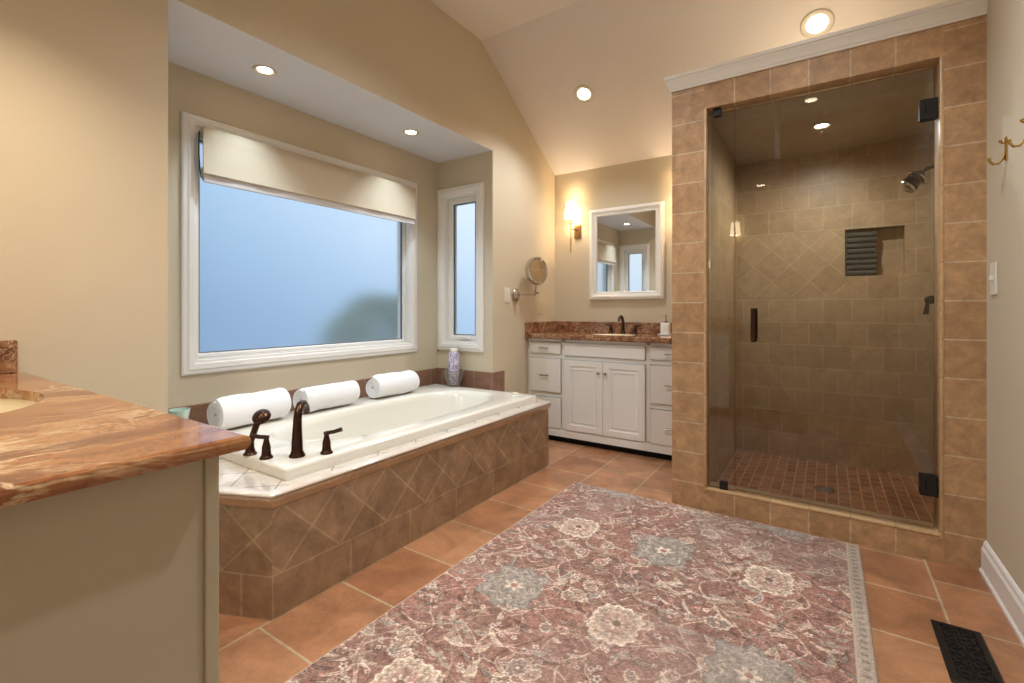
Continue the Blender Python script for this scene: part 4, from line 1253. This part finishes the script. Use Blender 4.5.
# ------------------------------------------------------------------ rug
def make_rug():
    X0, X1, Y0, Y1 = -1.302, .126, .40, 2.664
    st = .0032
    nx, ny = int(round((X1 - X0) / st)) + 1, int(round((Y1 - Y0) / st)) + 1
    xs = np.linspace(X0, X1, nx); ys = np.linspace(Y0, Y1, ny)
    X, Y = np.meshgrid(xs, ys)
    rng = np.random.RandomState(7)
    def smooth_noise(cell, seed):
        r = np.random.RandomState(seed)
        gx, gy = int((X1 - X0) / cell) + 3, int((Y1 - Y0) / cell) + 3
        g = r.rand(gy, gx)
        fx_, fy_ = (X - X0) / cell, (Y - Y0) / cell
        ix, iy = fx_.astype(int), fy_.astype(int)
        u, v = fx_ - ix, fy_ - iy
        u = u * u * (3 - 2 * u); v = v * v * (3 - 2 * v)
        return (g[iy, ix] * (1 - u) + g[iy, ix + 1] * u) * (1 - v) + (g[iy + 1, ix] * (1 - u) + g[iy + 1, ix + 1] * u) * v
    # hand-woven wobble
    WX = X + (smooth_noise(.05, 1) - .5) * .012; WY = Y + (smooth_noise(.05, 2) - .5) * .012
    C = np.zeros((ny, nx, 3))
    rose, rose2 = np.array((158, 113, 99.)), np.array((140, 108, 97.))
    cream, sand, grey, dark, slate = np.array((220, 200, 180.)), np.array((180, 158, 138.)), np.array((154, 144, 132.)), np.array((104, 76, 68.)), np.array((132, 126, 120.))
    t = smooth_noise(.16, 3)[..., None]
    C[:] = rose * (1 - t) + rose2 * t
    def put(mask, col, a=1.0):
        m = np.clip(mask, 0, 1)[..., None] * a
        C[:] = C * (1 - m) + np.asarray(col) * m
    AA = .0025
    def inside(d): return np.clip(.5 - d / AA, 0, 1)
    def line(d, w): return np.clip(.5 - (np.abs(d) - w) / AA, 0, 1)
    PXc, PYc = .412, .585
    CX, CY = -.600, 1.535
    i_ = np.round((WX - CX) / PXc); j_ = np.round((WY - CY) / PYc)
    # vines: families of sinuous curves
    for k in range(16):
        ph, am, wl = rng.rand() * 6.28, .03 + .035 * rng.rand(), .22 + .2 * rng.rand()
        xo = X0 + (k + .5) * (X1 - X0) / 16
        d = (WX - xo - am * np.sin(WY * 2 * PI / wl + ph)) * .75
        put(line(d, .0022), [sand, cream, dark][k % 3], .75)
    for k in range(24):
        ph, am, wl = rng.rand() * 6.28, .025 + .03 * rng.rand(), .2 + .18 * rng.rand()
        yo = Y0 + (k + .5) * (Y1 - Y0) / 24
        d = (WY - yo - am * np.sin(WX * 2 * PI / wl + ph)) * .75
        put(line(d, .002), [grey, sand, cream][k % 3], .7)
    # scattered palmettes, leaves, florets
    def local(cx, cy, a, R):
        m = (np.abs(WX - cx) < R) & (np.abs(WY - cy) < R)
        iy, ix = np.where(m)
        if len(iy) == 0: return None
        sl = (slice(iy.min(), iy.max() + 1), slice(ix.min(), ix.max() + 1))
        dx, dy = WX[sl] - cx, WY[sl] - cy
        return sl, dx * math.cos(a) + dy * math.sin(a), -dx * math.sin(a) + dy * math.cos(a)
    def putl(sl, mask, col, al=1.0):
        m = np.clip(mask, 0, 1)[..., None] * al
        C[sl] = C[sl] * (1 - m) + np.asarray(col) * m
    def leaf(cx, cy, a, L, Wd, col, edge):
        q = local(cx, cy, a, L * 1.1)
        if q is None: return
        sl, u, v = q
        bend = .25 * u * u / L
        d = np.abs(v - bend) - Wd * np.clip(1 - (u / L) ** 2, 0, 1)
        out = (np.abs(u) < L)
        putl(sl, inside(d) * out, col, .85)
        putl(sl, line(d, .0018) * out, edge, .8)
        putl(sl, line(v - bend, .0013) * (np.abs(u) < L * .8), edge, .6)
    def floret(cx, cy, r, n, col, core, a):
        q = local(cx, cy, a, r * 1.5)
        if q is None: return
        sl, u, v = q
        rr = np.hypot(u, v); th = np.arctan2(v, u)
        d = rr - r * (.78 + .22 * np.cos(n * th))
        putl(sl, inside(d - .003), dark, .55)
        putl(sl, inside(d), col, .9)
        putl(sl, inside(rr - r * .34), core, .9)
    def palmette(cx, cy, a, r):
        q = local(cx, cy, a, r * 1.6)
        if q is None: return
        sl, u, v = q
        rr = np.hypot(u, v * 1.35); th = np.arctan2(v, u)
        d = rr - r * (1 + .10 * np.cos(9 * th))
        putl(sl, inside(d), grey if rng.rand() < .5 else sand, .8)
        putl(sl, line(d, .003), cream, .9)
        putl(sl, line(d + r * .35, .002), rose, .8)
        putl(sl, inside(rr - r * .38), rose2, .9)
        putl(sl, inside(rr - r * .18), cream, .9)
    for _ in range(1100):
        leaf(rng.uniform(X0, X1), rng.uniform(Y0, Y1), rng.normal(.1, .7), rng.uniform(.018, .055), rng.uniform(.004, .011), [grey, sand, rose2, slate, sand, (164, 112, 102)][rng.randint(6)], [cream, dark, sand][rng.randint(3)])
    for _ in range(110):
        palmette(rng.uniform(X0, X1), rng.uniform(Y0, Y1), rng.uniform(0, PI), rng.uniform(.022, .042))
    for _ in range(900):
        floret(rng.uniform(X0, X1), rng.uniform(Y0, Y1), rng.uniform(.007, .016), rng.choice([4, 5, 6]), [cream, (214, 196, 182), sand, (196, 150, 138)][rng.randint(4)], [rose2, dark, (176, 120, 106)][rng.randint(3)], rng.uniform(0, PI))
    # lattice of medallions
    for i in range(-2, 3):
        for j in range(-3, 3):
            cx, cy = CX + i * PXc, CY + j * PYc
            q = local(cx, cy, 0, .22)
            if q is None: continue
            sl, u, v = q
            if (i + j) % 2 == 0:      # cream bordered lozenge
                th0 = np.arctan2(v, u)
                d = ((np.abs(u) / .080) ** 3 + (np.abs(v) / .096) ** 3) ** (1 / 3) - 1 + .05 * np.cos(16 * th0)
                d = d * .082
                ring = np.abs(np.sin(np.arctan2(v, u) * 12))
                putl(sl, line(d - .026, .002), cream, .35)
                putl(sl, inside(d), sand, .95)
                putl(sl, inside(d) * np.clip(ring * 1.6 - .5, 0, 1), cream, .5)
                putl(sl, line(d, .004), cream, .95)
                putl(sl, line(d + .018, .002), rose2, .7)
                putl(sl, inside(d + .034), (164, 128, 116), .8)
                th = np.arctan2(v, u); rr = np.hypot(u, v)
                putl(sl, inside(rr - .036 * (.72 + .28 * np.cos(8 * th))), cream, .85)
                putl(sl, inside(rr - .016), dark, .8)
            else:                     # grey star
                th = np.arctan2(v, u); rr = np.hypot(u / .132, v / .150)
                d = (rr - (.90 + .10 * np.cos(8 * th) - .06 * np.cos(4 * th))) * .13
                spk = (np.sin(u * 700) * np.sin(v * 640) > .1)
                putl(sl, inside(d), grey, .92)
                putl(sl, inside(d) * spk, slate, .5)
                putl(sl, line(d, .003), slate, .9)
                putl(sl, line(d + .03, .0022), cream, .6)
                r2 = np.hypot(u, v)
                putl(sl, inside(r2 - .040 * (.75 + .25 * np.cos(6 * th))), cream, .9)
                putl(sl, inside(r2 - .014), rose, .9)
                putl(sl, inside(np.abs(r2 - .07) - .006) * (np.cos(th * 10) > .2), sand, .8)
    # woven grain and wear
    grain = rng.rand(ny, nx)
    C *= 1.04 * (0.80 + .40 * grain)[..., None]
    fl = smooth_noise(.012, 21); C *= (0.86 + .28 * fl)[..., None]
    C += ((C.mean(-1, keepdims=True) - C) * .12)
    wear = smooth_noise(.28, 11); wm = np.clip((wear - .55) * 1.6, 0, .28)[..., None]
    C = C * (1 - wm) + np.array((168, 150, 142.)) * wm
    # selvedges
    br = (X > X1 - .052)
    C[br] = np.array((176, 160, 146.)) * (0.86 + .28 * grain[br])[:, None]
    glyph = br & (np.abs(X - (X1 - .028)) < .010) & (np.sin(Y * 180) > .35)
    C[glyph] *= .84
    C[br & (np.abs(X - (X1 - .050)) < .003)] = (188, 172, 156)
    lf = X < X0 + .010
    C[lf] = np.array((190, 166, 146.))
    # mesh: thin slab with a woven top
    rr = rng.rand(ny, nx)
    Z = .0085 + .0014 * rr
    edge = np.minimum(np.minimum(X - X0, X1 - X), np.minimum(Y - Y0, Y1 - Y))
    Z = np.where(edge < .002, .0008, np.where(edge < .006, .0065, Z))
    Lx, Ly = (X0 + X1) / 2, (Y0 + Y1) / 2
    co = np.stack([X - Lx, Y - Ly, Z], -1).reshape(-1, 3)
    idx = np.arange(nx * ny).reshape(ny, nx)
    quads = np.stack([idx[:-1, :-1], idx[:-1, 1:], idx[1:, 1:], idx[1:, :-1]], -1).reshape(-1, 4)
    me = bpy.data.meshes.new('rug')
    me.vertices.add(len(co)); me.vertices.foreach_set('co', co.astype(np.float32).ravel())
    me.loops.add(quads.size); me.loops.foreach_set('vertex_index', quads.astype(np.int32).ravel())
    me.polygons.add(len(quads))
    me.polygons.foreach_set('loop_start', (np.arange(len(quads)) * 4).astype(np.int32))
    me.update(calc_edges=True)
    me.polygons.foreach_set('use_smooth', np.ones(len(quads), dtype=bool))
    at = me.color_attributes.new('weave', 'FLOAT_COLOR', 'POINT')
    c = np.clip(C / 255.0, 0, 1)
    l = np.where(c <= .04045, c / 12.92, ((c + .055) / 1.055) ** 2.4)
    rgba = np.concatenate([l, np.ones((ny, nx, 1))], -1).reshape(-1, 4).astype(np.float32)
    at.data.foreach_set('color', rgba.ravel())
    k = NB('rug_wool')
    a = k.n('ShaderNodeAttribute'); a.attribute_name = 'weave'
    k.l(a.outputs['Color'], k.b.inputs['Base Color'])
    k.b.inputs['Roughness'].default_value = 1.0
    k.b.inputs['Specular IOR Level'].default_value = .1
    me.materials.append(k.m)
    o = bpy.data.objects.new('rug', me); COL.objects.link(o)
    o.location = (Lx, Ly, 0)
    tag(o, 'faded rose and grey patterned rug on the terracotta floor', 'rug')
make_rug()

# ------------------------------------------------------------------ garden outside the frosted glass
bm = NEW(); box(bm, -9, XW - .15, -3, 8, -.6, -.5)
o = obj('garden_ground', bm, M['ground']); tag(o, 'garden ground outside the frosted windows', 'ground', kind='structure')
bm = NEW()
rnd = random.Random(5)
for i in range(1100):
    u, v = rnd.uniform(0, 2 * PI), rnd.uniform(-1, 1)
    r = .55 * rnd.uniform(.75, 1.0)
    p = Vector((math.cos(u) * math.sqrt(1 - v * v) * r * .8, math.sin(u) * math.sqrt(1 - v * v) * r * 1.3, v * r * 1.15)) + Vector((-3.9, 3.42, .62))
    n = Vector((rnd.uniform(-1, 1), rnd.uniform(-1, 1), rnd.uniform(-1, 1))).normalized()
    t = n.orthogonal().normalized(); b = n.cross(t)
    s = rnd.uniform(.06, .11)
    vs = [bm.verts.new(p + t * s), bm.verts.new(p + b * s * .5 + n * .012), bm.verts.new(p - t * s), bm.verts.new(p - b * s * .5 + n * .012)]
    bm.faces.new(vs)
tube(bm, [(-3.9, 3.42, -.52), (-3.9, 3.42, .5)], [.05, .03], 8)
o = obj('shrub', bm, M['shrub'], loc=(-3.9, 3.42, -.5))
tag(o, 'blurred green shrub behind the frosted glass of the big window', 'shrub')
